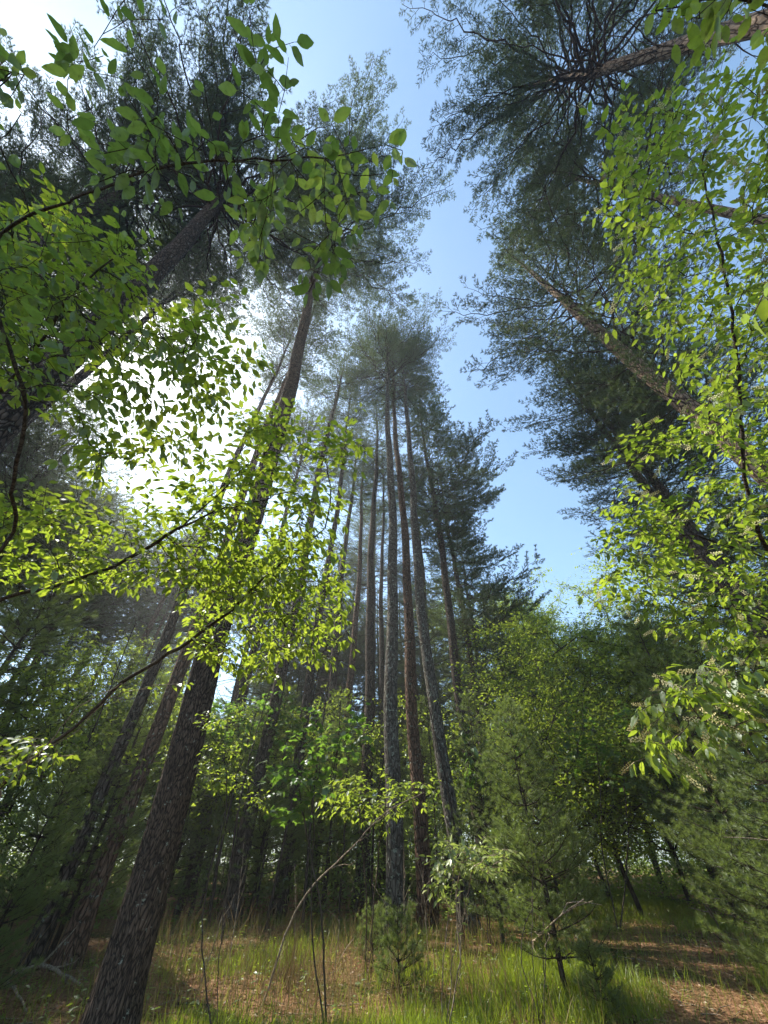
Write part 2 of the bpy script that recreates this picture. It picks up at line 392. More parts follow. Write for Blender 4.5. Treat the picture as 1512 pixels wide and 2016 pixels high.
def trunk_mesh(base, axis, dia, hi=False, seed=0, nz=None):
    """tapered, slightly uneven trunk along axis(t) -> offset from base"""
    n = nz or 40; sides = 14
    if hi: n, sides = 520, 110
    g = Geo(); a = np.arange(sides)/sides*2*np.pi; Vs = []
    for i in range(n+1):
        t = i/n; c, h = axis(t)
        flare = 1+0.55*math.exp(-h/0.35)
        rr = dia/2*(1-0.42*t-0.55*t**3.5)*flare
        ring = []
        for k in range(sides):
            ca, sa = math.cos(a[k]), math.sin(a[k])
            q = 1+0.05*noise.noise((ca*1.2+seed, sa*1.2, h*0.7))+0.03*math.sin(a[k]*3+seed)*math.exp(-h)
            if hi and h < 16:
                # furrowed plates: long ridges that join and part
                u = a[k]*dia/2*22; nzv = noise.noise((ca*dia*11, sa*dia*11, h*2.2+seed))
                rg = noise.noise((ca*dia*17+nzv*.6, sa*dia*17, h*3.4)); rg = 1-abs(rg)*2.2
                fine = noise.noise((ca*dia*60, sa*dia*60, h*16))
                q += -0.075*max(0, rg)**2 + 0.012*fine
            ring.append((c[0]+rr*q*ca, c[1]+rr*q*sa, h))
        Vs += ring
    i = np.arange(n)[:, None]*sides; j = np.arange(sides)[None]; k = (j+1) % sides
    g.add(np.array(Vs), np.stack([i+j, i+k, i+sides+k, i+sides+j], -1).reshape(-1, 4))
    return g.mesh('pine_trunk', True)

def pine(x, y, dia, hb, key, label, group=None, lean=(0, 0), rot=None, sc=1.0, szz=1.0, bark='bark', deadn=1, name='pine_tree', hi=False, curve=0.0, ntop=0, low=0):
    """trunk from the ground through a crown that starts at height hb; lean = shift of the axis at the crown base"""
    z0 = H(x, y)-0.1
    root = empty(name, (x, y, z0), label, 'pine tree' if name == 'pine_tree' else 'pine sapling', group)
    ht = hb+CH[key]*sc*szz*0.98
    sd = rnd.uniform(0, 50)
    def axis(t):
        h = t*ht; f = h/max(hb, 1.0)
        wob = curve*math.sin(math.pi*min(1, h/max(hb, 1)))
        return ((lean[0]*f+wob+0.09*math.sin(h*.35+sd)*min(1, h/4)+0.02*math.sin(h*1.3+sd*3), lean[1]*f+0.05*math.cos(h*.3+sd)*min(1, h/4)-0.05*math.cos(sd)*min(1, h/4)), h)
    tm = trunk_mesh((x, y), axis, dia, hi, sd, nz=max(10, int(ht*1.3)))
    tr = link_mesh('trunk', tm, M[bark], root)
    li, ne = crown(key)
    c, h = axis(hb/ht)
    rz = rnd.uniform(0, 6.28) if rot is None else rot
    tilt = math.atan2(math.hypot(*lean), max(hb, 1))
    for nm, me in (('limbs', li), ('crown', ne)):
        o = link_mesh(nm, me, None, root); o.location = (c[0], c[1], h)
        o.rotation_euler = (0, 0, rz); o.scale = (sc, sc, sc*szz)
    for k in range(deadn):
        hh = hb-10*(k+1)*0.9
        if hh < 1.0: hh = max(1.0, hb-10.0)
        c2, _ = axis(max(0, hh)/ht)
        o = link_mesh('dead_branches', dead(rnd.randrange(3)), None, root)
        c3, _ = axis(min(1, (hh+9)/ht))
        o.location = (c2[0], c2[1], hh); o.rotation_euler = (0, 0, rnd.uniform(0, 6.28))
        # follow the lean
        o.rotation_euler = (math.atan2(-(c3[1]-c2[1]), 9), math.atan2(c3[0]-c2[0], 9), 0)
    return root

def place(px, py, d): p = PD(px, py, d); return p.x, p.y

# ------------------------------------------------------------------ broadleaf growth
class Skel:
    def __init__(s): s.P = []; s.par = []; s.dir = []; s.dist = []; s.chains = []
    def chain(s, pts, parent=None):
        pts = [Vector(p) for p in pts]; idx = [] if parent is None else [parent]
        for p in pts:
            pr = idx[-1] if idx else -1
            s.P.append(p); s.par.append(pr)
            s.dir.append((p-s.P[pr]).normalized() if pr >= 0 else Vector((0, 0, 1)))
            s.dist.append(s.dist[pr]+(p-s.P[pr]).length if pr >= 0 else 0.0)
            idx.append(len(s.P)-1)
        s.chains.append(idx); return idx
def smooth_path(ctrl, step, r, jit=0.015):
    """Catmull-Rom through control points, resampled with a little wobble"""
    c = [Vector(p) for p in ctrl]; c = [c[0]*2-c[1]]+c+[c[-1]*2-c[-2]]; out = []
    for i in range(1, len(c)-2):
        n = max(2, int((c[i+1]-c[i]).length/step))
        for k in range(n):
            t = k/n; a, b, d, e = c[i-1], c[i], c[i+1], c[i+2]
            p = 0.5*((2*b)+(d-a)*t+(2*a-5*b+4*d-e)*t*t+(3*b-a-3*d+e)*t**3)
            out.append(p+Vector((r.gauss(0, jit), r.gauss(0, jit), r.gauss(0, jit))))
    out.append(c[-2]); return out
def grow(sk, targets, r, step=0.12, wig=0.02, sag=0.0, bias=0.12):
    for T in sorted(targets, key=lambda q: min((q-sk.P[i]).length for i in range(0, len(sk.P), 3))):
        A = np.array(sk.P); dd = np.linalg.norm(A-np.array(T), axis=1)+bias*np.array(sk.dist)
        j = int(dd.argmin()); p = sk.P[j]; L = (T-p).length
        if L < step*0.7: continue
        d0 = sk.dir[j]; c1 = p+(d0*0.45+(T-p).normalized()*0.55)*L*0.45; n = max(2, int(L/step)); pts = []
        for i in range(1, n+1):
            t = i/n; q = p*(1-t)**2+c1*2*t*(1-t)+T*t*t
            q.z += -sag*L*math.sin(math.pi*t)
            if i < n: q += Vector((r.gauss(0, wig), r.gauss(0, wig), r.gauss(0, wig)))
            pts.append(q)
        sk.chain(pts, j)
def skel_mesh(sk, g, rt=0.0025, ex=0.45, rmax=0.2, scale_root=1.0):
    cnt = [0]*len(sk.P); kids = [0]*len(sk.P)
    for p in sk.par:
        if p >= 0: kids[p] += 1
    for i in range(len(sk.P)-1, -1, -1):
        if kids[i] == 0: cnt[i] += 1
        if sk.par[i] >= 0: cnt[sk.par[i]] += cnt[i]
    rad = [min(rmax, rt*c**ex) for c in cnt]
    for ch in sk.chains:
        R_ = [rad[i] for i in ch]
        if sk.par[ch[1]] == ch[0]: R_[0] = min(R_[0], R_[1]*1.15)
        R_[-1] *= 0.6
        tube(g, [sk.P[i] for i in ch], R_, 8 if max(R_) > .03 else (5 if max(R_) > .008 else 3))
class Leaves:
    def __init__(s): s.O = []; s.D = []; s.U = []; s.S = []
    def put(s, o, d, u, sz): s.O.append(o); s.D.append(d); s.U.append(u); s.S.append(sz)
    def build(s, g, tmpl):
        O, D, U, Z = (np.array(q) for q in (s.O, s.D, s.U, s.S))
        D = nrm(D); U = U-(U*D).sum(1, keepdims=True)*D; X, Y, Zz = frames(D, U)
        stamp(g, tmpl[0], tmpl[1], O, X, Y, Zz, Z)
def leaf_on(lv, p, T, sgn, r, size, droop, upj=0.35):
    s = T.cross(Vector((0, 0, 1)))
    s = s.normalized() if s.length > 0.1 else Vector((1, 0, 0))
    d = T*r.uniform(.3, .9)+s*sgn*r.uniform(.6, 1.1)+Vector((r.gauss(0, .15), r.gauss(0, .15), -droop*r.uniform(.5, 1.6)))
    d.normalize()
    u = Vector((r.gauss(0, upj), r.gauss(0, upj), 1)); lv.put(p+d*size*0.16, d, u, size*r.choice((r.uniform(.42, .75), r.uniform(.75, 1.2), r.uniform(.8, 1.1))))
def dress(sk, lv, g, r, size, spacing, dist_len=0.35, twigs=2, twiglen=0.18, droop=0.35, first=0, fl=None, flp=0.0):
    """leafy side twigs and leaves on the outer part of every chain"""
    for ch in sk.chains[first:]:
        pts = [sk.P[i] for i in ch]; tot = sum((b-a).length for a, b in zip(pts, pts[1:]))
        acc = 0; sg = r.choice((-1, 1)); nxt = max(0, tot-dist_len)
        paths = []
        for a, b in zip(pts, pts[1:]):
            L = (b-a).length; T = (b-a).normalized() if L > 0 else Vector((0, 0, 1))
            while acc+L > nxt:
                p = a+T*max(0, nxt-acc); leaf_on(lv, p, T, sg, r, size, droop); sg = -sg
                nxt += spacing*r.uniform(.6, 1.4)
            acc += L
        leaf_on(lv, pts[-1], (pts[-1]-pts[-2]).normalized(), 0.2, r, size, droop)
        for k in range(twigs):
            f = 1-r.random()**1.3*min(1, dist_len*1.6/max(tot, .01)); i = min(len(pts)-2, int(f*(len(pts)-1)))
            p = pts[i]; T = (pts[i+1]-pts[i]).normalized(); s = T.cross(Vector((0, 0, 1)))
            s = s.normalized() if s.length > .1 else Vector((1, 0, 0))
            d = (T*.7+s*r.choice((-1, 1))*r.uniform(.5, 1)+Vector((r.gauss(0, .2), r.gauss(0, .2), r.gauss(.05, .2)))).normalized()
            l = twiglen*r.uniform(.6, 1.5); n = max(2, int(l/spacing)); q = p; tp = [p]; sg2 = 1
            for e in range(n):
                d = (d+Vector((r.gauss(0, .1), r.gauss(0, .1), r.gauss(-.03, .06)))).normalized()
                q = q+d*l/n; tp.append(q); leaf_on(lv, q, d, sg2, r, size, droop); sg2 = -sg2
            leaf_on(lv, q, d, 0.1, r, size, droop)
            tube(g, tp, [0.0018]*len(tp), 3)
            if fl is not None and r.random() < flp:
                fl.put(q, (d+Vector((0, 0, -.3))).normalized(), Vector((r.gauss(0, 1), r.gauss(0, 1), 1)), r.uniform(1.1, 1.6))
def inpoly(x, y, poly):
    c = False; n = len(poly)
    for i in range(n):
        x1, y1 = poly[i]; x2, y2 = poly[i-1]
        if (y1 > y) != (y2 > y) and x < (x2-x1)*(y-y1)/(y2-y1)+x1: c = not c
    return c
def region(poly, z0, z1, n, r):
    xs = [p[0] for p in poly]; ys = [p[1] for p in poly]; out = []
    while len(out) < n:
        x, y = r.uniform(min(xs), max(xs)), r.uniform(min(ys), max(ys))
        if inpoly(x, y, poly): out.append(PZ(x, y, r.uniform(z0, z1)))
    return out
PETI = 0.02
def with_petiole(t):
    v, f = t; n = len(v)
    return np.vstack([v, [(-.012, 0, 0), (.012, 0, 0), (0, -.2, 0.03)]]), np.vstack([f, [(n, n+1, n+2)]])
LEAF_HI = with_petiole(LEAF_HI); LEAF_MID = with_petiole(LEAF_MID)
def maple_template():
    # five pointed lobes
    o = [(0, 0), (.16, -.02), (.46, .06), (.30, .20), (.62, .50), (.34, .48), (.30, .62), (.13, .62), (0, 1.0),
         (-.13, .62), (-.30, .62), (-.34, .48), (-.62, .50), (-.30, .20), (-.46, .06), (-.16, -.02)]
    v = [(0, .36, .0)]+[(x, y, -0.18*(abs(x)**1.5)-0.12*y*y+0.02) for x, y in o]
    n = len(o); f = [(0, 1+i, 1+(i+1) % n) for i in range(n)]
    return with_petiole((np.array(v, float), np.array(f)))
MAPLE = maple_template()
def raceme_template():
    V = []; F = []; r = random.Random(5)
    for k in range(26):
        t = .15+.85*k/26; a = k*2.4; d = Vector((math.cos(a), 0.2, math.sin(a)))*0.0095*(1.15-t*.5); c = Vector((0, t*.085, 0))+d
        s = .0042
        i = len(V); V += [(c.x-s, c.y, c.z), (c.x+s, c.y, c.z-s*.5), (c.x, c.y+s, c.z+s), (c.x, c.y-s, c.z+s*.7)]
        F += [(i, i+1, i+2), (i, i+1, i+3), (i, i+2, i+3), (i+1, i+2, i+3)]
    i = len(V); V += [(-.0008, 0, 0), (.0008, 0, 0), (0, .085, 0)]; F.append((i, i+1, i+2))
    return np.array(V), np.array(F)
RACEME = raceme_template()

def broadleaf(name, base, chains, targets, label, cat, lmat, seed, leaf=0.08, tmpl=LEAF_MID, spacing=0.05, group=None, rt=0.0022,
              step=0.12, wig=0.012, dist_len=0.4, twigs=2, twiglen=0.2, droop=0.35, blossom=0.0, bark='twig', rmax=0.12, bias=0.12, ex=0.45, upto=None):
    r = random.Random(seed); sk = Skel(); main = None
    for i, (c, par) in enumerate(chains):
        pts = smooth_path(c, step, r, wig*.6)
        if par is None: sk.chain(pts)
        else:
            A = np.array(sk.P); j = int(np.linalg.norm(A-np.array(pts[0]), axis=1).argmin()); sk.chain(pts, j)
    nmain = len(sk.chains)
    grow(sk, targets, r, step, wig, bias=bias)
    root = empty(name, base, label, cat, group)
    gw = Geo(); skel_mesh(sk, gw, rt, ex, rmax); lv = Leaves(); fl = Leaves() if blossom else None
    dress(sk, lv, gw, r, leaf, spacing, dist_len, twigs, twiglen, droop, 1 if nmain else 0, fl, blossom)
    b = tuple(base)
    link_mesh('branches', gw.mesh('branches', True, b), M[bark], root)
    gl = Geo(); lv.build(gl, tmpl); link_mesh('foliage', gl.mesh('foliage', False, b), M[lmat], root)
    if fl and fl.O:
        gf = Geo(); fl.build(gf, RACEME); link_mesh('blossom', gf.mesh('blossom', False, b), M['blossom'], root)
    return root
def G(x, y): return Vector((x, y, H(x, y)))

# ------------------------------------------------------------------ the named pines
def pp(px, py, d): return place(px, py, d)
# big leaning-looking trunk at the left
x, y = pp(245, 1950, 7.3)
pine(x, y, 0.49, 24.5, 'fanR', 'thickest furrowed pine trunk, standing close in the left foreground', bark='bark_near', hi=True, deadn=1, sc=1.0, rot=0.0, name='pine_tree', lean=(-0.2, -2.2))
pine(-6.1, 4.0, 0.62, 18.5, 'fan', 'tall dark pine whose fan of limbs fills the upper left corner', deadn=0, lean=(-0.2, -1.9), rot=0.9, sc=1.0, bark='bark')
pine(-9.4, 3.2, 0.48, 19, 'fan', 'slimmer dark pine at the far left, its bare stem half hidden by cherry leaves', deadn=1, lean=(-.3, -1.4), rot=2.4, sc=0.85)
pine(-10.2, 5.7, .34, 17.0, 'thin', 'slim pine against the bright sky at the left, its crown in the glare', deadn=1, sc=1.15, szz=.9)
pine(-15.2, 5.4, .34, 14.5, 'thin', 'tall thin pine standing far out in the shade at the left edge', deadn=1, sc=1.25)
# row in the middle
x, y = pp(778, 1560, 12.0)
pine(x, y, 0.44, 24.5, 'topA', 'straight grey lichen-spotted pine standing in the exact centre, nearest of the middle row', bark='bark_grey', deadn=2, rot=1.2)
x, y = pp(826, 1500, 13.6)
pine(x, y, 0.42, 25, 'thin', 'reddish-barked pine directly right of the central lichen-spotted trunk', bark='bark_red', deadn=2, lean=(-.35, 0), rot=0.3, sc=1.15)
x, y = pp(888, 1500, 12.6)
pine(x, y, 0.40, 24, 'thin', 'slender grey pine that curves to the left as it rises, third of the middle row', bark='bark_grey', deadn=2, lean=(-.35, .1), curve=-.35)
x, y = pp(915, 1400, 16.0)
pine(x, y, 0.42, 13.5, 'side', 'pine with layered green boughs reaching right into the open sky', deadn=1, rot=0.0, sc=1.0, lean=(-.1, 0), szz=.95)
x, y = pp(930, 1330, 20.5)
pine(x, y, 0.42, 6.5, 'side', 'bushy pine with boughs down to head height behind the layered pine', deadn=0, rot=0.3, sc=1.05, szz=1.0)
x, y = pp(965, 1420, 26)
pine(x, y, 0.40, 5.0, 'side', 'far bushy pine at the right end of the middle stand', deadn=0, rot=-0.1, sc=.92)
x, y = pp(722, 1400, 17.0)
pine(x, y, 0.48, 21, 'thin', 'nearly black pine trunk just left of the central pine', deadn=2, lean=(.1, 0))
x, y = pp(690, 1380, 20.0)
pine(x, y, 0.40, 20, 'thin', 'pine stem with a sunlit red foot, second left of the central pine', bark='bark_red', deadn=2)
x, y = pp(655, 1300, 19.0)
pine(x, y, 0.42, 20, 'thin', 'dark pine with many bare side branches, third left of the central pine', deadn=2, lean=(.2, 0), sc=1.0)
x, y = pp(752, 1380, 22.0)
pine(x, y, 0.36, 22, 'thin', 'thin dark pine squeezed between the central pine and the black trunk', deadn=2)
x, y = pp(852, 1380, 22.0)
pine(x, y, 0.36, 20, 'thin', 'thin dark pine seen in the gap behind the reddish trunk', deadn=2, sc=.8)
x, y = pp(610, 1330, 15.5)
pine(x, y, 0.38, 22, 'thin', 'brown pine behind the yellow-green leaves, left of the middle row', deadn=2, lean=(.3, -.1), sc=.9)
x, y = pp(545, 1330, 13.5)
pine(x, y, 0.42, 22, 'thin', 'dark pine rising just right of the thickest trunk', deadn=2, lean=(.4, -.3), sc=.9)
x, y = pp(480, 1330, 17)
pine(x, y, 0.40, 19, 'topC', 'dim pine half behind the right edge of the thickest trunk', deadn=2, lean=(.3, -.3), sc=.8)
# left side
x, y = pp(150, 1850, 10.5)
pine(x, y, 0.32, 20, 'thin', 'pine with a reddish foot standing between the thickest trunk and the left edge', bark='bark_red', deadn=1, lean=(.2, -.4))
x, y = pp(75, 1850, 10.6)
pine(x, y, 0.26, 19, 'thin', 'black pine trunk at the lower left edge', deadn=1, lean=(0, -.3), sc=.8)
x, y = -13.2, 4.8
pine(x, y, 0.55, 22, 'topC', 'pine trunk crossing the left edge behind the cherry stem', deadn=1, sc=.9)
# right side
pine(8.6, 5.3, 0.54, 9.5, 'long', 'big pine at the right whose brown trunk shows above the bright cherry leaves', bark='bark_tan', deadn=0, rot=0.5, lean=(-.25, .1), sc=1.15, szz=1.12)
pine(7.6, -1.2, 0.46, 19.5, 'fan', 'tan scaly pine trunk reaching in from the top right corner', bark='bark_tan', deadn=1, rot=0.2, lean=(-.7, 0), sc=.95)
pine(9.2, 1.6, 0.26, 17, 'thin', 'pine hidden behind the top of the cherry, filling between the two tan trunks', bark='bark_tan', deadn=0, sc=1.35, lean=(-.8, 0))
x, y = pp(1262, 920, 13.5)
pine(x, y, 0.36, 12, 'thin', 'left stem of the two slim pines below the big right-hand pine', deadn=1, sc=1.2, rot=1, lean=(-.3, 0))
x, y = pp(1292, 930, 13.9)
pine(x, y, 0.36, 12.5, 'thin', 'right stem of the two slim pines below the big right-hand pine', deadn=1, sc=1.1, lean=(-.2, .1))
x, y = pp(1400, 1100, 15)
pine(x, y, 0.5, 8, 'long', 'dense pine behind the cherry leaves at the right edge', deadn=0, sc=.85)
x, y = pp(1480, 900, 17)
pine(x, y, 0.5, 9, 'long', 'tall pine mostly screened by the cherry crown at the right edge', deadn=0, sc=.95)

# pines deeper in the wood
r0 = random.Random(5)
placed = []
# open lanes in the canopy where the sun reaches the clearing in the photograph
LANES = [PZ(450, 1050, 2.7), PZ(600, 1150, 3), PZ(600, 880, 3), PZ(150, 1080, 2.7), PZ(60, 1500, 2.5), PD(330, 1440, 6.6), PZ(1400, 400, 3), PZ(1400, 900, 3), PZ(1400, 1400, 2.4),
         PD(640, 1900, 9), PD(500, 1900, 8.5), PD(560, 1850, 10.5), PD(720, 1860, 11), PD(900, 1960, 8), PD(1100, 1960, 8), PD(1240, 1790, 15), PD(800, 1920, 9), PD(1000, 1940, 8.5), PD(900, 1880, 10), PD(1280, 1850, 12), PD(1400, 1920, 9.5), PZ(150, 600, 2.3), PD(1430, 100, 7.5), PD(1130, 1250, 38), PD(1130, 1400, 35), PD(1230, 1300, 38), PD(1250, 1450, 34), PD(1300, 1350, 33), PD(1100, 1400, 17), PD(1200, 1500, 18), PD(80, 1960, 8.5)]
def shades_lane(x, y, hb, ht, rad):
    for p in LANES:
        h = hb
        while h < ht:
            k = (h-p.z)/sdir.z
            if k > 0 and math.hypot(p.x+sdir.x*k-x, p.y+sdir.y*k-y) < rad*(1-.5*(h-hb)/(ht-hb)): return True
            h += 1.5
    return False
ORD = 'first second third fourth fifth sixth seventh eighth ninth tenth eleventh twelfth thirteenth fourteenth fifteenth sixteenth seventeenth eighteenth nineteenth twentieth twenty-first twenty-second twenty-third twenty-fourth twenty-fifth twenty-sixth twenty-seventh twenty-eighth twenty-ninth thirtieth'.split()
def number_off(roots):
    # counts a row of look-alikes off from the left of the view
    for i, o in enumerate(sorted(roots, key=lambda q: math.atan2(q.location.x, q.location.y))):
        o['label'] = ORD[i]+' from left of the '+o['label']
def far_pines(n, az0, az1, d0, d1, hb, keys, label, group, dead_n=1, mind=2.6, sc=(.75, 1.0)):
    k = 0; tries = 0; made = []
    while k < n and tries < 900:
        tries += 1
        az = R(r0.uniform(az0, az1)); d = math.sqrt(r0.uniform(d0*d0, d1*d1)); x, y = math.sin(az)*d, math.cos(az)*d
        if any((x-a)**2+(y-b)**2 < mind**2 for a, b in placed): continue
        key = r0.choice(keys); h_ = r0.uniform(*hb); sc_ = r0.uniform(*sc)
        if shades_lane(x, y, h_, h_+CH[key]*sc_, 3.4*sc_): continue
        placed.append((x, y)); k += 1
        made.append(pine(x, y, r0.uniform(.28, .46), h_, key, label, group=group, deadn=dead_n, lean=(r0.gauss(0, .3), r0.gauss(0, .3)), sc=sc_, bark=r0.choice(('bark', 'bark', 'bark_red'))))
    number_off(made)
far_pines(28, -52, 14, 22, 46, (13, 19), ('topB', 'thin', 'thin', 'thin'), 'dark pines deep behind the middle row', 'pines deep in the wood behind the middle row', 1)
far_pines(22, -72, -33, 19, 34, (9, 13), ('topB', 'thin', 'topC'), 'pines in the bright haze left of the thickest trunk', 'pines in the bright haze at the left', 1)
far_pines(16, -46, 12, 24, 46, (5, 9), ('long', 'side'), 'low-boughed pines far behind the middle row', 'low-boughed pines far behind the middle row', 0)
far_pines(16, -84, -52, 12, 32, (9, 16), ('topA', 'long', 'topB'), 'dim pines in the shaded wood at the left', 'pines in the shaded wood at the left', 1)
far_pines(7, 46, 78, 20, 40, (5, 9), ('long', 'topB'), 'dark pines beyond the cherry crown', 'pines beyond the cherry crown', 0)

# ------------------------------------------------------------------ young pines
def sapling(px, d, key, label, sc=1.0, group=None, py=1750, bark='limb'):
    x, y = pp(px, py, d)
    root = empty('pine_sapling', (x, y, H(x, y)-.03), label, 'young pine', group)
    li, ne = crown(key); h = CH[key]*sc
    g = Geo(); tube(g, [(0, 0, -.05), (0.01*h, 0, h*.33), (-.01*h, 0.005*h, h*.66), (0, 0, h*0.99)], [.014*h**.8+.004, .011*h**.8, .006*h**.8, .003], 7)
    link_mesh('trunk', g.mesh('trunk', True), M[bark], root)
    rz = rnd.uniform(0, 6.28)
    for nm, me in (('limbs', li), ('crown', ne)):
        o = link_mesh(nm, me, None, root); o.scale = (sc, sc, sc); o.rotation_euler = (0, 0, rz); o.location = (0, 0, .12*h)
    return root
sapling(1070, 8.2, 'sap', 'soft young pine with a dark upright stem left of the path', .74)
sapling(975, 10.5, 'sapB', 'taller young pine behind the low pale shrub', .62)
sapling(1095, 12.8, 'sapB', 'young pine at the left edge of the path where it narrows', .6)
sapling(1500, 8.9, 'sap', 'bluish young pine right of the path', .8)
sapling(1640, 8.0, 'sapB', 'largest bluish young pine at the right edge', .62)
sapling(1510, 13.5, 'sapB', 'feathery young pine behind the bluish ones on the right', 1.0)
sapling(782, 8.4, 'seed', 'small bright pine seedling at the foot of the central pine', .85)
sapling(735, 9.6, 'seed', 'little pine seedling left of the brightest one', .7)
sapling(1130, 7.9, 'seed', 'low pine seedling in the grass left of the path', .62)
sapling(30, 8.4, 'sap', 'young pine with pale drooping needles at the left edge', .55)
sapling(150, 11.0, 'sapB', 'shaded young pine behind the red-footed pine', .65)
sapling(-300, 10.5, 'sapB', 'dark young pine beyond the left edge twigs', 1.0)
sapling(330, 15.5, 'sapB', 'shaded young pine filling the gap left of the thickest trunk', .7)
sapling(500, 14.0, 'sapB', 'dim young pine right of the thickest trunk', .8)
sapling(640, 16.5, 'sapB', 'dim young pine behind the maple sapling', .9)
sapling(850, 17.5, 'sapB', 'dim young pine between the reddish and the curved trunk', .9)

# ------------------------------------------------------------------ woodland broadleaf trees, two crowns reused
def far_tree_meshes(seed, h, w_, n=420, leaf=.115):
    r = random.Random(seed); sk = Skel()
    sk.chain(smooth_path([(0, 0, -.1), (.1, 0, h*.3), (-.1, .1, h*.55), (0, 0, h*.68)], .4, r, .03))
    T = []
    cl = [(Vector((r.gauss(0, w_*.42), r.gauss(0, w_*.42), h*r.uniform(.32, .86))), r.uniform(.9, 1.6)) for _ in range(30)]
    while len(T) < n:
        c, s = r.choice(cl); T.append(c+Vector((r.gauss(0, s*.6), r.gauss(0, s*.6), r.gauss(0, s*.4))))
    grow(sk, T, r, .35, .04, bias=.25)
    g = Geo(); skel_mesh(sk, g, .008, .46, .22); lv = Leaves()
    for ch in sk.chains[1:]:
        p = sk.P[ch[-1]]
        tws = []
        for k in range(7):
            q = p+Vector((r.gauss(0, .5), r.gauss(0, .5), r.gauss(.05, .3))); tws.append(q); tube(g, [p, p.lerp(q, .5)+Vector((0, 0, .04)), q], [.006, .004, .002], 3)
        for k in range(112):
            o = p.lerp(tws[k % 7], r.uniform(.15, 1.05))+Vector((r.gauss(0, .075), r.gauss(0, .075), r.gauss(0, .06)))
            lv.put(o, Vector((r.gauss(0, 1), r.gauss(0, 1), r.gauss(-.3, .4))), Vector((r.gauss(0, .6), r.gauss(0, .6), 1)), leaf*r.uniform(.6, 1.2))
    gl = Geo(); lv.build(gl, LEAF_LO)
    a, b = g.mesh('branches', True), gl.mesh('crown')
    a.materials.append(M['limb']); b.materials.append(M['leaf_far']); return a, b
FT = [far_tree_meshes(61, 13, 6.0), far_tree_meshes(62, 10, 6.5), far_tree_meshes(63, 5, 3.6, 150, .10)]
def far_tree(px, d, k, label, sc=1.0, group=None, py=1700):
    x, y = pp(px, py, d); root = empty('broadleaf_tree', (x, y, H(x, y)-.05), label, 'tree', group)
    rz = rnd.uniform(0, 6.28)
    for nm, me in zip(('trunk', 'crown'), FT[k]):
        o = link_mesh(nm, me, None, root); o.rotation_euler = (0, 0, rz); o.scale = (sc, sc, sc)
    return root
far_tree(1130, 38, 0, 'round pale green tree closing the gap under the blue sky', 1.8)
far_tree(1215, 41, 1, 'yellow-green tree right of the round pale one', 1.7)
far_tree(1060, 33, 1, 'light green tree glimpsed left of the round pale one', 1.1)
far_tree(1290, 35, 1, 'leafy tree above the far end of the path', 1.9)
far_tree(1390, 22, 0, 'tall leafy tree behind the flowering cherry spray', .9)
far_tree(1480, 18, 1, 'leafy tree at the right edge behind the young pines', .95)
far_tree(1100, 16, 2, 'bright green bush-like tree beyond the young pines', 1.25)
far_tree(1230, 17, 2, 'bright green bush-like tree over the path', 1.2)
far_tree(1330, 21, 2, 'bright green low tree right of the path end', 1.3)
far_tree(1400, 17, 2, 'bright green low tree behind the bluish young pines', 1.2)
far_tree(1180, 23, 2, 'light green low tree in the gap left of the path end', 1.35)
far_tree(940, 30, 1, 'sunlit green tree glimpsed between the curved and the layered pine', 1.0)
far_tree(880, 36, 0, 'sunlit green tree far behind the curved pine', 1.0)
ug = 'leafy understorey trees in the shaded wood'
for px, d, k, s in ((560, 19, 2, 1.2), (430, 22, 2, 1.3), (700, 24, 2, 1.3), (620, 29, 1, .9), (780, 30, 2, 1.3), (300, 20, 2, 1.3), (180, 17, 2, 1.2), (60, 19, 1, .8), (480, 36, 0, .9), (250, 34, 1, 1.0), (730, 42, 0, 1.0), (-60, 14, 2, 1.2), (600, 48, 1, 1.2), (900, 50, 1, 1.2), (100, 44, 1, 1.2), (400, 50, 1, 1.2)):
    und = globals().setdefault('und', []); und.append(far_tree(px, d, k, 'leafy understorey trees in the shaded wood', s, ug))
number_off(und); und = []
for px, d, k, s in ((1330, 42, 0, 1.1), (1450, 36, 0, 1.1), (1100, 48, 0, 1.0), (1230, 50, 0, 1.0), (1600, 20, 1, 1.0)):
    und.append(far_tree(px, d, k, 'green trees in the far wood beyond the path', s, 'trees in the far wood beyond the path'))
number_off(und)

# ------------------------------------------------------------------ near broadleaf branches
ra = random.Random(31)
# L1: cherry over the camera, left
b = G(-2.5, 1.5)
stem = [b, b+Vector((.1, -.1, 1.2)), PZ(-30, 1120, 1.8), PZ(25, 950, 1.7), PZ(50, 810, 1.65), PZ(15, 680, 1.6), PZ(-30, 520, 1.6), PZ(30, 440, 1.6), PZ(140, 398, 1.6)]
limb = [PZ(140, 398, 1.6), PZ(250, 350, 1.55), PZ(360, 322, 1.5), PZ(500, 315, 1.45), PZ(640, 312, 1.4), PZ(760, 285, 1.4)]
t1 = (region([(110, 60), (340, 30), (330, 330), (180, 340), (100, 230)], 1.3, 1.7, 12, ra) + region([(440, 60), (640, 60), (640, 300), (440, 300)], 1.35, 1.7, 8, ra)
      + region([(240, 260), (800, 240), (800, 330), (700, 440), (560, 420), (240, 420)], 1.25, 1.6, 30, ra)
      + region([(560, 380), (720, 380), (640, 600), (600, 640)], 1.4, 1.7, 11, ra) + region([(440, 380), (560, 400), (540, 520), (470, 500)], 1.5, 1.8, 10, ra)
      + region([(-80, 430), (120, 400), (250, 560), (340, 700), (330, 860), (60, 760), (-80, 700)], 1.4, 1.9, 34, ra)
      + region([(-40, 90), (40, 90), (50, 260), (-40, 300)], 1.1, 1.3, 8, ra))
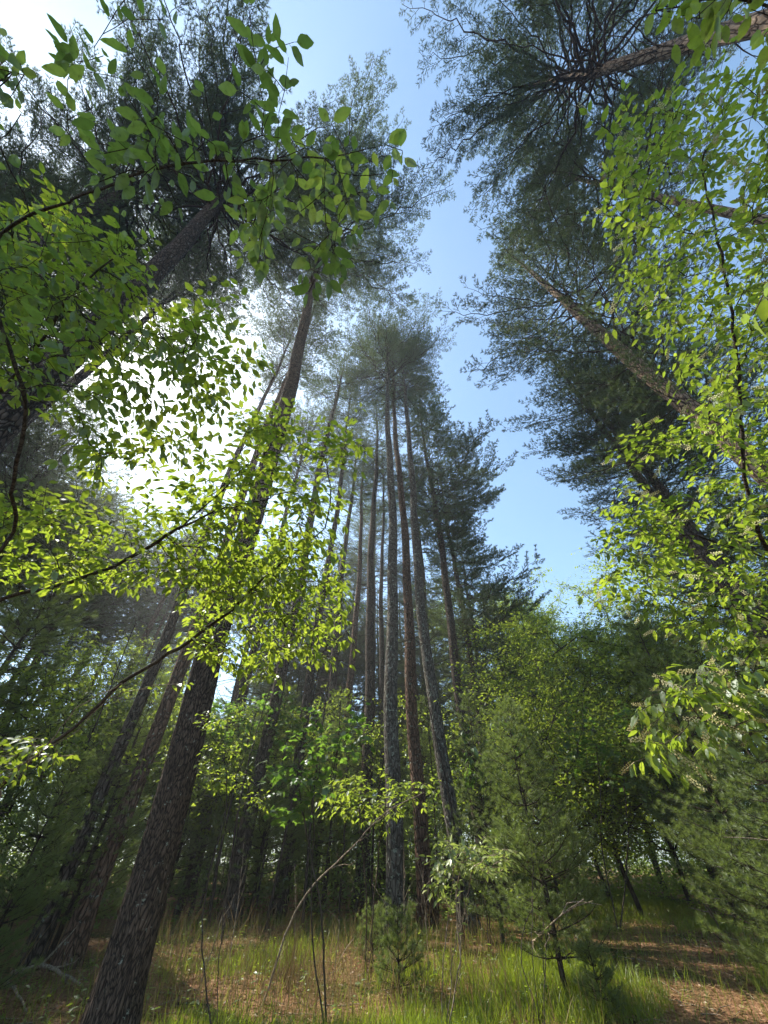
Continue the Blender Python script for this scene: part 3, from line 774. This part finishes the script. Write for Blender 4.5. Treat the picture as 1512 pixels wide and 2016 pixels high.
broadleaf('cherry_tree', b, [(stem, None), (limb, 0)], t1, 'dark leafed cherry whose leaves hang over the upper left of the view', 'tree', 'leaf_near', 41,
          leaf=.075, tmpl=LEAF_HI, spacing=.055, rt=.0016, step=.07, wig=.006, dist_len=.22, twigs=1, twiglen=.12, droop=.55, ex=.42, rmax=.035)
b = G(-3.3, 1.9)
stem = [b, b+Vector((.05, -.1, 1.4)), PZ(-120, 1050, 2.5), PZ(-60, 850, 2.4), PZ(60, 700, 2.3), PZ(160, 560, 2.2), PZ(260, 480, 2.2)]
t1 = region([(-80, 400), (100, 380), (250, 450), (300, 520), (250, 640), (60, 780), (-80, 800)], 1.9, 2.9, 150, ra) + region([(280, 600), (470, 560), (500, 680), (420, 880), (200, 960), (130, 800)], 2.0, 2.9, 135, ra)
broadleaf('cherry_tree', b, [(stem, None)], t1, 'dense cherry with sun shining through its green leaves at the middle of the left edge', 'tree', 'leaf_left', 48,
          leaf=.075, spacing=.05, rt=.0016, step=.10, wig=.008, dist_len=.30, twigs=2, twiglen=.16, droop=.45, ex=.42, rmax=.035)
# L2: yellow green shrub arching in from the left
b = G(-3.5, 2.7)
c1 = [b, b+Vector((.1, -.1, 1.6)), PZ(-60, 1215, 2.7), PZ(110, 1155, 2.7), PZ(230, 1112, 2.65), PZ(350, 1042, 2.6), PZ(430, 1005, 2.6), PZ(520, 985, 2.6)]
c2 = [PZ(350, 1042, 2.6), PZ(420, 980, 2.6), PZ(470, 930, 2.6)]
c3 = [b+Vector((.05, 0, .9)), PZ(-30, 1000, 3.0), PZ(90, 1020, 2.9), PZ(230, 1000, 2.9)]
t2 = (region([(-60, 960), (200, 980), (330, 950), (480, 830), (560, 850), (640, 960), (640, 1060), (560, 1180), (420, 1200), (300, 1160), (-60, 1150)], 2.3, 3.2, 340, ra))
broadleaf('arching_shrub', b, [(c1, None), (c2, 0), (c3, 0)], t2, 'yellow-green shrub whose long limbs arch in from the left edge', 'shrub', 'leaf_yellow', 42,
          leaf=.075, spacing=.05, rt=.0018, step=.10, wig=.010, dist_len=.3, twigs=2, twiglen=.16, droop=.4, rmax=.03)
b = G(-3.9, 3.9)
c1 = [b, b+Vector((.05, 0, .8)), PZ(-40, 1590, 2.9), PZ(60, 1500, 2.9), PZ(150, 1430, 2.9), PZ(240, 1345, 2.9), PZ(330, 1290, 2.9), PZ(430, 1222, 2.9), PZ(540, 1120, 2.95), PZ(640, 1040, 3.0)]
t3 = (region([(330, 1200), (540, 1060), (680, 1080), (690, 1180), (660, 1320), (560, 1340), (420, 1320)], 2.7, 3.6, 230, ra)
      + region([(640, 830), (720, 830), (720, 900), (680, 980), (560, 860), (470, 840), (480, 800), (600, 800)], 2.7, 3.2, 44, ra))
broadleaf('arching_shrub', b, [(c1, None)], t3, 'sunlit yellow-green shrub in front of the thickest trunk, on one slanting limb', 'shrub', 'leaf_yellow', 43,
          leaf=.07, spacing=.05, rt=.0018, step=.10, wig=.010, dist_len=.3, twigs=2, twiglen=.15, droop=.4, rmax=.028)
# L3: spray of bright leaves with pale bare twigs at the left edge
b = G(-3.6, 3.3)
c1 = [b, PZ(-60, 1640, 2.6), PZ(0, 1545, 2.5), PZ(90, 1470, 2.5), PZ(150, 1395, 2.5), PZ(240, 1345, 2.5)]
c2 = [PZ(90, 1470, 2.5), PZ(150, 1440, 2.45), PZ(215, 1375, 2.4), PZ(300, 1350, 2.4), PZ(370, 1345, 2.4)]
t4 = region([(-40, 1450), (130, 1455), (150, 1490), (60, 1510), (100, 1540), (-40, 1530)], 2.3, 2.7, 34, ra)
broadleaf('leafy_sapling', b, [(c1, None), (c2, 0)], t4, 'pale twigged sapling with a small spray of bright leaves at the left edge', 'sapling', 'leaf_yellow', 44,
          leaf=.065, spacing=.045, rt=.0030, step=.08, wig=.008, dist_len=.25, twigs=1, twiglen=.1, bark='deadwood', rmax=.012)
# R1: bright cherry filling the right
b = G(4.9, 3.2)
c0 = [b, b+Vector((-.1, -.1, 1.6)), PZ(1600, 1240, 3.3), PZ(1512, 1085, 3.2), PZ(1470, 960, 3.15), PZ(1455, 760, 3.1), PZ(1430, 560, 3.1), PZ(1380, 330, 3.1)]
cA = [PZ(1512, 1085, 3.2), PZ(1640, 700, 3.3), PZ(1570, 430, 3.1), PZ(1440, 448, 3.0), PZ(1370, 458, 3.0), PZ(1250, 440, 3.0)]
cC = [PZ(1590, 1200, 3.3), PZ(1512, 1102, 3.0), PZ(1440, 1080, 3.0), PZ(1370, 1055, 3.0), PZ(1270, 1050, 3.1)]
cD = [PZ(1600, 1300, 3.2), PZ(1500, 1215, 3.0), PZ(1380, 1190, 3.0), PZ(1290, 1170, 3.0)]
t5 = (region([(1190, 230), (1300, 180), (1560, 120), (1600, 760), (1340, 740), (1230, 640), (1190, 500)], 2.5, 4.0, 265, ra)
      + region([(1350, 740), (1600, 700), (1600, 1300), (1440, 1290), (1300, 1230), (1240, 1150), (1330, 1060), (1350, 900)], 2.6, 4.2, 270, ra)
      + region([(1200, 840), (1350, 850), (1340, 900), (1250, 900)], 2.8, 3.4, 16, ra)
      + region([(1190, 980), (1340, 960), (1330, 1120), (1200, 1150)], 3.2, 4.0, 60, ra)
      + region([(1170, 1130), (1260, 1110), (1260, 1190), (1180, 1170)], 2.9, 3.3, 10, ra))
broadleaf('cherry_tree', b, [(c0, None), (cA, 0), (cC, 0), (cD, 0)], t5, 'bright green flowering cherry filling the right side of the view', 'tree', 'leaf_right', 45,
          leaf=.078, spacing=.05, rt=.0018, step=.12, wig=.012, dist_len=.32, twigs=2, twiglen=.17, droop=.45, blossom=.35, bark='limb', rmax=.05)
# R2: drooping flowering branch lower right
b = G(4.3, 3.9)
c0 = [b, b+Vector((-.1, 0, .9)), PZ(1650, 1500, 2.6), PZ(1512, 1455, 2.4), PZ(1400, 1420, 2.35), PZ(1310, 1400, 2.3)]
t6 = (region([(1250, 1320), (1420, 1290), (1560, 1290), (1560, 1430), (1420, 1480), (1290, 1520), (1230, 1440)], 2.1, 2.7, 95, ra))
broadleaf('flowering_shrub', b, [(c0, None)], t6, 'drooping pale green spray with cream blossom at the lower right, below the big cherry', 'shrub', 'leaf_right', 46,
          leaf=.085, tmpl=LEAF_HI, spacing=.06, rt=.0018, step=.08, wig=.008, dist_len=.25, twigs=1, twiglen=.12, droop=.9, blossom=.8, rmax=.02)
# R0: leaves of a branch over the camera, top right, and one big leaf by the right edge
b = G(2.6, 0.3)
c0 = [b, b+Vector((.1, 0, 1.6)), PZ(1620, 400, 1.2), PZ(1600, 100, 1.25), PZ(1500, 10, 1.25), PZ(1380, 0, 1.3), PZ(1290, 20, 1.3)]
c1 = [PZ(1620, 560, 1.1), PZ(1560, 530, .9), PZ(1520, 545, .75)]
t7 = region([(1270, -40), (1560, -60), (1560, 60), (1440, 40), (1290, 100), (1260, 60)], 1.1, 1.4, 26, ra) + region([(1480, 40), (1560, 40), (1560, 130), (1490, 110)], 1.1, 1.3, 6, ra)
broadleaf('overhanging_sapling', b, [(c0, None), (c1, 0)], t7, 'sapling with a few large leaves poking in at the top right corner', 'sapling', 'leaf_yellow', 47,
          leaf=.07, tmpl=LEAF_HI, spacing=.06, rt=.0016, step=.07, wig=.006, dist_len=.16, twigs=1, twiglen=.1, droop=.3, rmax=.02)

# middle-distance understorey
def bush(px, py0, d, polys, label, cat, lm, seed, leaf, name='shrub', tmpl=LEAF_MID, spacing=.07, stems=2, **kw):
    x, y = pp(px, py0, d); b = G(x, y); r = random.Random(seed); T = []
    for poly, z0, z1, n in polys: T += region(poly, z0, z1, n, r)
    c = sum(T, Vector())/len(T); ch = []
    for s in range(stems):
        e = T[r.randrange(len(T))]*.4+c*.6; o = b+Vector((r.gauss(0, .05), r.gauss(0, .05), 0)) if s else b
        ch.append(([o, b.lerp(e, .35)+Vector((r.gauss(0, .08), r.gauss(0, .08), .12)), b.lerp(e, .7)+Vector((0, 0, .1)), e], None if s == 0 else 0))
    return broadleaf(name, b, ch, T, label, cat, lm, seed, leaf=leaf, tmpl=tmpl, spacing=spacing, **kw)
bush(650, 1850, 7.2, [([(560, 1390), (700, 1380), (740, 1450), (690, 1500), (520, 1480)], 5.4, 6.4, 50), ([(520, 1500), (640, 1490), (660, 1560), (600, 1640), (540, 1620)], 5.0, 6.0, 46)],
     'maple sapling with broad lobed leaves left of the central pine', 'sapling', 'leaf_maple', 51, .11, 'maple_sapling', MAPLE, .10, 2, rt=.003, step=.15, droop=.5, twigs=1, dist_len=.35)
bush(470, 1850, 6.6, [([(400, 1390), (470, 1400), (470, 1490), (545, 1580), (520, 1600), (400, 1540)], 4.6, 5.4, 60)],
     'small leaved shrub catching the sun right of the thickest trunk', 'shrub', 'leaf_yellow', 52, .055, 'shrub', LEAF_MID, .045, 2, rt=.0022, step=.12, twigs=2, twiglen=.16)
bush(720, 1850, 9.0, [([(640, 1530), (780, 1520), (870, 1530), (840, 1600), (700, 1620), (620, 1590)], 6.2, 7.2, 70)],
     'airy oak sapling with flat leafy sprays across the foot of the central pine', 'sapling', 'leaf_far', 53, .11, 'oak_sapling', LEAF_MID, .08, 2, rt=.003, step=.15, twigs=2, twiglen=.25)
bush(868, 1900, 6.9, [([(850, 1660), (950, 1650), (1010, 1680), (980, 1730), (900, 1700), (860, 1775), (845, 1740)], 4.3, 4.9, 75)],
     'low shrub with pale rounded leaves on thin leaning stems', 'shrub', 'leaf_pale', 54, .085, 'shrub', LEAF_MID, .05, 3, rt=.0024, step=.1, twigs=2, twiglen=.14, bark='deadwood')
bush(1045, 1900, 7.3, [([(980, 1640), (1100, 1600), (1130, 1720), (1060, 1800), (980, 1740)], 5.2, 5.8, 22)],
     'thin bare stemmed shrub left of the path', 'shrub', 'leaf_far', 55, .05, 'shrub', LEAF_MID, .09, 3, rt=.003, step=.1, twigs=1)
bush(950, 1760, 10.5, [([(900, 1430), (1010, 1400), (1040, 1480), (960, 1580), (900, 1540)], 8.2, 9.0, 50)],
     'young chestnut with drooping leaves right of the curved pine', 'sapling', 'leaf_maple', 56, .16, 'chestnut_sapling', LEAF_MID, .10, 2, rt=.004, step=.2, droop=1.0, twigs=1)
bush(1190, 1740, 13, [([(1110, 1400), (1290, 1380), (1330, 1520), (1200, 1560), (1110, 1480)], 9.5, 11.5, 90)],
     'leafy sapling in bright green beyond the young pines', 'sapling', 'leaf_maple', 57, .16, 'maple_sapling', MAPLE, .12, 2, rt=.004, step=.2, twigs=2, twiglen=.35)
bush(440, 1750, 15.5, [([(400, 1380), (560, 1360), (600, 1430), (540, 1500), (400, 1480)], 11, 12.5, 90)],
     'shaded maple sapling behind the small leaved shrub', 'sapling', 'leaf_maple', 58, .15, 'maple_sapling', MAPLE, .12, 2, rt=.004, step=.2, twigs=2, twiglen=.3)

# ------------------------------------------------------------------ sticks, bare stems, fallen branches
def stick(name, ctrl, r_a, r_b, label, cat, m='deadwood', forks=0, seed=1, group=None):
    r = random.Random(seed); g = Geo(); pts = smooth_path(ctrl, .12, r, .006); n = len(pts)
    tube(g, pts, [r_a+(r_b-r_a)*i/(n-1) for i in range(n)], 7)
    for k in range(forks):
        i = r.randrange(n//3, n-1); p = pts[i]; d = (pts[min(n-1, i+1)]-pts[i-1]).normalized(); q = [p]
        for e in range(4):
            d = (d+Vector((r.gauss(0, .35), r.gauss(0, .35), r.gauss(.05, .25)))).normalized(); q.append(q[-1]+d*r.uniform(.06, .16))
        tube(g, q, [r_b*1.3, r_b, r_b*.8, r_b*.6, r_b*.4], 4)
    o = link_mesh(name, g.mesh(name, True, tuple(ctrl[0])), M[m]); o.location = ctrl[0]
    return tag(o, label, cat, group)
def gp(px, py, dz=0.0):
    """ground point seen at a pixel"""
    rr = ray(px, py); t = 3.0
    for _ in range(400):
        p = CAM+rr*t
        if p.z <= H(p.x, p.y): break
        t += .05
    return Vector((p.x, p.y, H(p.x, p.y)+dz))
a = gp(512, 1985); 
stick('leaning_sapling', [a+Vector((0, 0, -.05)), PD(590, 1780, 7.7), PD(690, 1672, 7.6), PD(760, 1600, 7.5), PD(835, 1560, 7.5)], .016, .005, 'dead sapling leaning to the right across the dark wood', 'dead sapling', forks=5, seed=3)
for i, (x0, x1, ytop, dd) in enumerate(((785, 795, 1660, 9.6), (838, 828, 1715, 9.4), (470, 482, 1640, 9.2), (420, 440, 1790, 8.8), (890, 905, 1740, 8.6), (1045, 1040, 1640, 8.3), (590, 580, 1700, 9.0), (660, 668, 1810, 9.0), (765, 755, 1760, 9.3))):
    q = PD(x0, 1800, dd); b0 = G(q.x, q.y)
    stick('bare_sapling', [b0+Vector((0, 0, -.04)), b0.lerp(PD(x1, ytop, dd), .5)+Vector((.03, 0, 0)), PD(x1, ytop, dd)], .008, .0035,
          ('forked bare white stem in front of the central pine', 'bare stem just right of the pine seedling', 'tall bare stem in the dark right of the thickest trunk', 'short leafless stem in the grass near the thickest trunk', 'thin leaning stem under the pale leaved shrub', 'dark bare stem rising left of the path', 'bare stem beside the leaning dead sapling', 'short bare stem in the middle of the grass', 'bare stem left of the pine seedling')[i],
          'bare sapling', forks=5 if i in (0, 1, 5) else 2, seed=70+i, m='deadwood' if i != 5 else 'twig')
a = gp(20, 1925); bq = gp(160, 1950)
stick('fallen_branch', [a+Vector((0, 0, .02)), a.lerp(bq, .35)+Vector((0, 0, .14)), a.lerp(bq, .7)+Vector((0, 0, .10)), bq+Vector((0, 0, .03))], .03, .015, 'curved fallen branch on the needles at the lower left', 'branch', forks=3, seed=9)
a = gp(5, 1945); bq = gp(50, 2000)
stick('fallen_branch', [a+Vector((0, 0, .05)), a.lerp(bq, .5)+Vector((0, 0, .06)), bq+Vector((0, 0, .02))], .02, .01, 'short broken branch at the extreme lower left corner', 'branch', seed=10)
a = gp(345, 1988); bq = gp(415, 1993)
stick('fallen_branch', [a+Vector((0, 0, .02)), a.lerp(bq, .5)+Vector((0, 0, .04)), bq+Vector((0, 0, .02))], .013, .010, 'dark stick lying in the grass right of the thickest trunk', 'stick', m='limb', seed=11)
a = gp(1350, 1790); 
stick('fallen_branch', [gp(1420, 1835, .02), PD(1385, 1770, 11), PD(1355, 1735, 11.2)], .02, .01, 'bleached branch propped under the young pine right of the path', 'branch', seed=12, forks=4)
stick('bare_branch', [PD(1560, 1655, 7.0), PD(1480, 1652, 6.9), PD(1425, 1648, 6.8)], .006, .003, 'thin white bare branch at the right edge in front of the bluish pine', 'branch', seed=14)
stick('dead_sapling', [gp(1040, 1865, 0), PD(1075, 1830, 7.6), PD(1105, 1800, 7.5), PD(1150, 1770, 7.4)], .016, .006, 'grey crooked dead limb rising beside the path', 'dead limb', seed=15, forks=6)
rp = random.Random(77); poles = []
for i in range(16):
    px = (395, 420, 452, 505, 530, 560, 600, 632, 668, 700, 735, 860, 905, 120, 40, 255)[i]; q = PD(px, 1780, rp.uniform(10.5, 15)); b0 = G(q.x, q.y); hh = rp.uniform(4, 7.5)
    poles.append(stick('pole_sapling', [b0+Vector((0, 0, -.05)), b0+Vector((rp.gauss(0, .12), rp.gauss(0, .12), hh*.4)), b0+Vector((rp.gauss(0, .35), rp.gauss(0, .35), hh))], rp.uniform(.022, .045), .008, 'thin dark poles in the shaded wood', 'sapling', 'limb', 9, 90+i, 'thin dark poles between the trunks'))
number_off(poles)
# sheaf of dry grass by the leaning sapling
def sheaf(px, py, d, n, h, label):
    x, y = pp(px, py, d); b = G(x, y); r = random.Random(4); g = Geo()
    for k in range(n):
        a = r.uniform(0, 6.28); e = Vector((math.cos(a), math.sin(a), 0)); hh = h*r.uniform(.5, 1)
        tube(g, [b+e*r.uniform(0, .10), b+e*r.uniform(.02, .12)+Vector((0, 0, hh*.5)), b+e*r.uniform(.05, .32)+Vector((r.gauss(0, .05), r.gauss(0, .05), hh))], [.003, .002, .0008], 3)
    o = link_mesh('dry_grass_clump', g.mesh('dry_grass_clump', False, tuple(b)), M['straw']); o.location = b; tag(o, label, 'dry grass')
sheaf(582, 1800, 8.6, 46, .9, 'upright sheaf of dry grass beside the leaning dead sapling')

# ------------------------------------------------------------------ ground cover
def patch(x, y): return noise.noise((x*.55+7, y*.55, 2.0))
def blades(n, x0, x1, y0, y1, hmin, hmax, wid, accept, seed, lean=.35):
    r = random.Random(seed); O = []; D = []; U = []; Sz = []
    while len(O) < n:
        x, y = r.uniform(x0, x1), r.uniform(y0, y1)
        if not accept(x, y, r): continue
        a = r.uniform(0, 6.28)
        O.append((x, y, H(x, y)-.01)); D.append((r.gauss(0, lean), r.gauss(0, lean), 1)); U.append((math.cos(a), math.sin(a), .0)); Sz.append(r.uniform(hmin, hmax))
    tv = np.array([(-wid, 0, 0), (wid, 0, 0), (-wid*.8, .4, .03), (wid*.8, .4, .03), (-wid*.5, .75, .12), (wid*.5, .75, .12), (0, 1, .26)], float)
    tf = np.array([(0, 1, 3), (0, 3, 2), (2, 3, 5), (2, 5, 4), (4, 5, 6)])
    g = Geo(); D = nrm(np.array(D)); U = np.array(U); U = U-(U*D).sum(1, keepdims=True)*D
    X, Y, Z = frames(D, U); stamp(g, tv, tf, np.array(O), X, Y, Z, np.array(Sz)); return g
PATHX = lambda y: 4.6+0.33*(y-8)           # centre line of the path
def on_path(x, y): return abs(x-PATHX(y)) < 1.65-0.04*(y-8)+0.35*noise.noise((x, y*.7, 5))
def acc_grass(x, y, r):
    if math.hypot(x, y) < 4: return False
    v = patch(x, y)+.25*noise.noise((x*2, y*2, 1)); near = sstep(11.5, 8.5, y)
    if x < -3.1-.2*(y-8)+.5*noise.noise((x, y, 9)): return r.random() < .05
    if on_path(x, y): return y > 15 or r.random() < .04 + (.4 if v > .25 else 0)
    return r.random() < max(.04, min(1, (.40+v*1.8)))*(.12+.88*near)
o = link_mesh('grass', blades(70000, -5, 11, 6.2, 14, .09, .30, .013, acc_grass, 3).mesh('grass'), M['grass']); tag(o, 'short bright grass covering the clearing floor', 'grass', kind='stuff')
o = link_mesh('path_grass', blades(16000, 4, 14, 14.5, 30, .10, .25, .03, lambda x, y, r: abs(x-PATHX(y)) < 2.2, 4).mesh('path_grass'), M['grass']); tag(o, 'grass growing on the shaded far part of the path', 'grass', kind='stuff')
def acc_dry(x, y, r): return (not on_path(x, y)) and r.random() < max(.03, .25-patch(x, y))*(sstep(12, 9, y)*.9+.1)
o = link_mesh('dry_stems', blades(2300, -6, 6, 6.8, 15, .25, .75, .006, acc_dry, 5, .22).mesh('dry_stems'), M['straw']); tag(o, 'thin dry grass stems standing among the green grass', 'dry grass', kind='stuff')
def litter():
    r = random.Random(8); O = []; D = []; U = []; Sz = []
    for _ in range(85000):
        x, y = r.uniform(-9, 12), 6+abs(r.gauss(0, 6))
        a = r.uniform(0, 6.28); O.append((x, y, H(x, y)+r.uniform(.004, .03))); D.append((math.cos(a), math.sin(a), r.gauss(0, .15)))
        U.append((r.gauss(0, .4), r.gauss(0, .4), 1)); Sz.append(r.uniform(.07, .15))
    g = Geo(); stamp(g, np.array([(-.035, 0, 0), (.035, 0, 0), (0, 1, .03)], float), np.array([(0, 1, 2)]), np.array(O), *frames(nrm(np.array(D)), np.array(U)), np.array(Sz))
    O = []; D = []; U = []; Sz = []
    for _ in range(5000):
        x, y = r.uniform(-7, 9), 6+abs(r.gauss(0, 4)); a = r.uniform(0, 6.28)
        O.append((x, y, H(x, y)+.02)); D.append((math.cos(a), math.sin(a), r.gauss(0, .3))); U.append((r.gauss(0, .5), r.gauss(0, .5), 1)); Sz.append(r.uniform(.04, .09))
    stamp(g, LEAF_LO[0], LEAF_LO[1], np.array(O), *frames(nrm(np.array(D)), np.array(U)), np.array(Sz)); return g
o = link_mesh('needle_litter', litter().mesh('needle_litter'), M['litter']); tag(o, 'orange brown fallen pine needles and leaves on the floor', 'leaf litter', kind='stuff')

def thicket(n, az0, az1, d0, d1, h0, h1, size, seed, clump=1.6):
    r = random.Random(seed); O = []
    while len(O) < n:
        a = R(r.uniform(az0, az1)); d = math.sqrt(r.uniform(d0*d0, d1*d1)); x, y = math.sin(a)*d, math.cos(a)*d
        if abs(x-PATHX(y)) < 2.2 and y < 20: continue
        z = h0+(h1-h0)*r.random()**1.4
        if noise.noise((x*.5, y*.5, z*.5)) < -0.02: continue
        hh = H(x, y)
        for _ in range(14): O.append((x+r.gauss(0, clump*.3), y+r.gauss(0, clump*.3), hh+z+r.gauss(0, clump*.16)))
    O = np.array(O); m = len(O); q = np.random.default_rng(seed); g = Geo()
    X, Y, Z = frames(q.normal(size=(m, 3))*[1, 1, .5], q.normal(size=(m, 3))*.5+[0, 0, 1])
    stamp(g, LEAF_LO[0], LEAF_LO[1], O, X, Y, Z, size*q.uniform(.6, 1.2, m)); return g
o = link_mesh('far_wood', thicket(110000, -95, 100, 46, 75, 0, 13, .5, 81, 3.0).mesh('far_wood'), M['leaf_far']); tag(o, 'far wood closing the view behind all the trunks', 'wood', kind='stuff')
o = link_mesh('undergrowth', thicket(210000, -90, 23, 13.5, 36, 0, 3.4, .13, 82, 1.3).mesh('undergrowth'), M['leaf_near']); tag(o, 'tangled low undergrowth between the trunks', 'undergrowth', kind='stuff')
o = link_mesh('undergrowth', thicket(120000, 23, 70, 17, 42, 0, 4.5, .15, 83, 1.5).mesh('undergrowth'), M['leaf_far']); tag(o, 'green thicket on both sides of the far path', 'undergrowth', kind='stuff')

def low_plants():
    r = random.Random(19); g = Geo(); lv = Leaves()
    for _ in range(650):
        x, y = r.uniform(-5, 10), 6.5+abs(r.gauss(0, 3.2)); h = r.uniform(.05, .3)
        if on_path(x, y) and r.random() < .8: continue
        b = Vector((x, y, H(x, y))); tip = b+Vector((r.gauss(0, .05), r.gauss(0, .05), h)); tube(g, [b, tip], [.0025, .001], 3)
        sz = r.uniform(.03, .085)
        for k in range(r.randrange(3, 8)):
            a = k*2.4+r.random(); p = b.lerp(tip, r.uniform(.45, 1)); lv.put(p, Vector((math.cos(a), math.sin(a), r.uniform(-.3, .4))), Vector((r.gauss(0, .3), r.gauss(0, .3), 1)), sz*r.uniform(.7, 1.2))
    lv.build(g, LEAF_MID); return g
o = link_mesh('low_plants', low_plants().mesh('low_plants'), M['leaf_yellow']); tag(o, 'tiny broad-leaved seedlings scattered through the grass', 'ground plants', kind='stuff')
def fallen_twigs():
    r = random.Random(29); g = Geo()
    for _ in range(420):
        x, y = r.uniform(-8, 11), 6+abs(r.gauss(0, 5)); a = r.uniform(0, 6.28); L = r.uniform(.1, .7); d = Vector((math.cos(a), math.sin(a), 0)); e = Vector((-d.y, d.x, 0))
        p = [Vector((x, y, 0))+d*L*t+e*r.gauss(0, .04)*L for t in (0, .33, .66, 1)]
        for q in p: q.z = H(q.x, q.y)+r.uniform(.01, .04)
        tube(g, p, [.007*L+.003, .006*L+.002, .004*L+.002, .002], 4)
    return g
o = link_mesh('fallen_twigs', fallen_twigs().mesh('fallen_twigs'), M['deadwood']); tag(o, 'small fallen twigs lying about the forest floor', 'twigs', kind='stuff')

# ------------------------------------------------------------------ haze volume, added to stand in for the lens veil
def haze(density, g_=0.5):
    g = Geo(); x, y, z0, z1 = 640, 640, -4, 42
    v = [(a*x, b*y, c) for c in (z0, z1) for a, b in ((-1, -1), (1, -1), (1, 1), (-1, 1))]
    g.add(v, [(0, 3, 2, 1), (4, 5, 6, 7), (0, 1, 5, 4), (1, 2, 6, 5), (2, 3, 7, 6), (3, 0, 4, 7)])
    m, t = mat('haze'); p = N(t, 'ShaderNodeVolumePrincipled'); p.inputs['Density'].default_value = density
    p.inputs['Color'].default_value = (.92, .96, 1, 1); p.inputs['Anisotropy'].default_value = g_
    o = N(t, 'ShaderNodeOutputMaterial'); t.links.new(p.outputs[0], o.inputs['Volume'])
    o = link_mesh('haze', g.mesh('haze'), m); tag(o, 'thin added haze standing in for the lens veil', 'haze', kind='stuff')
haze(0.0017)
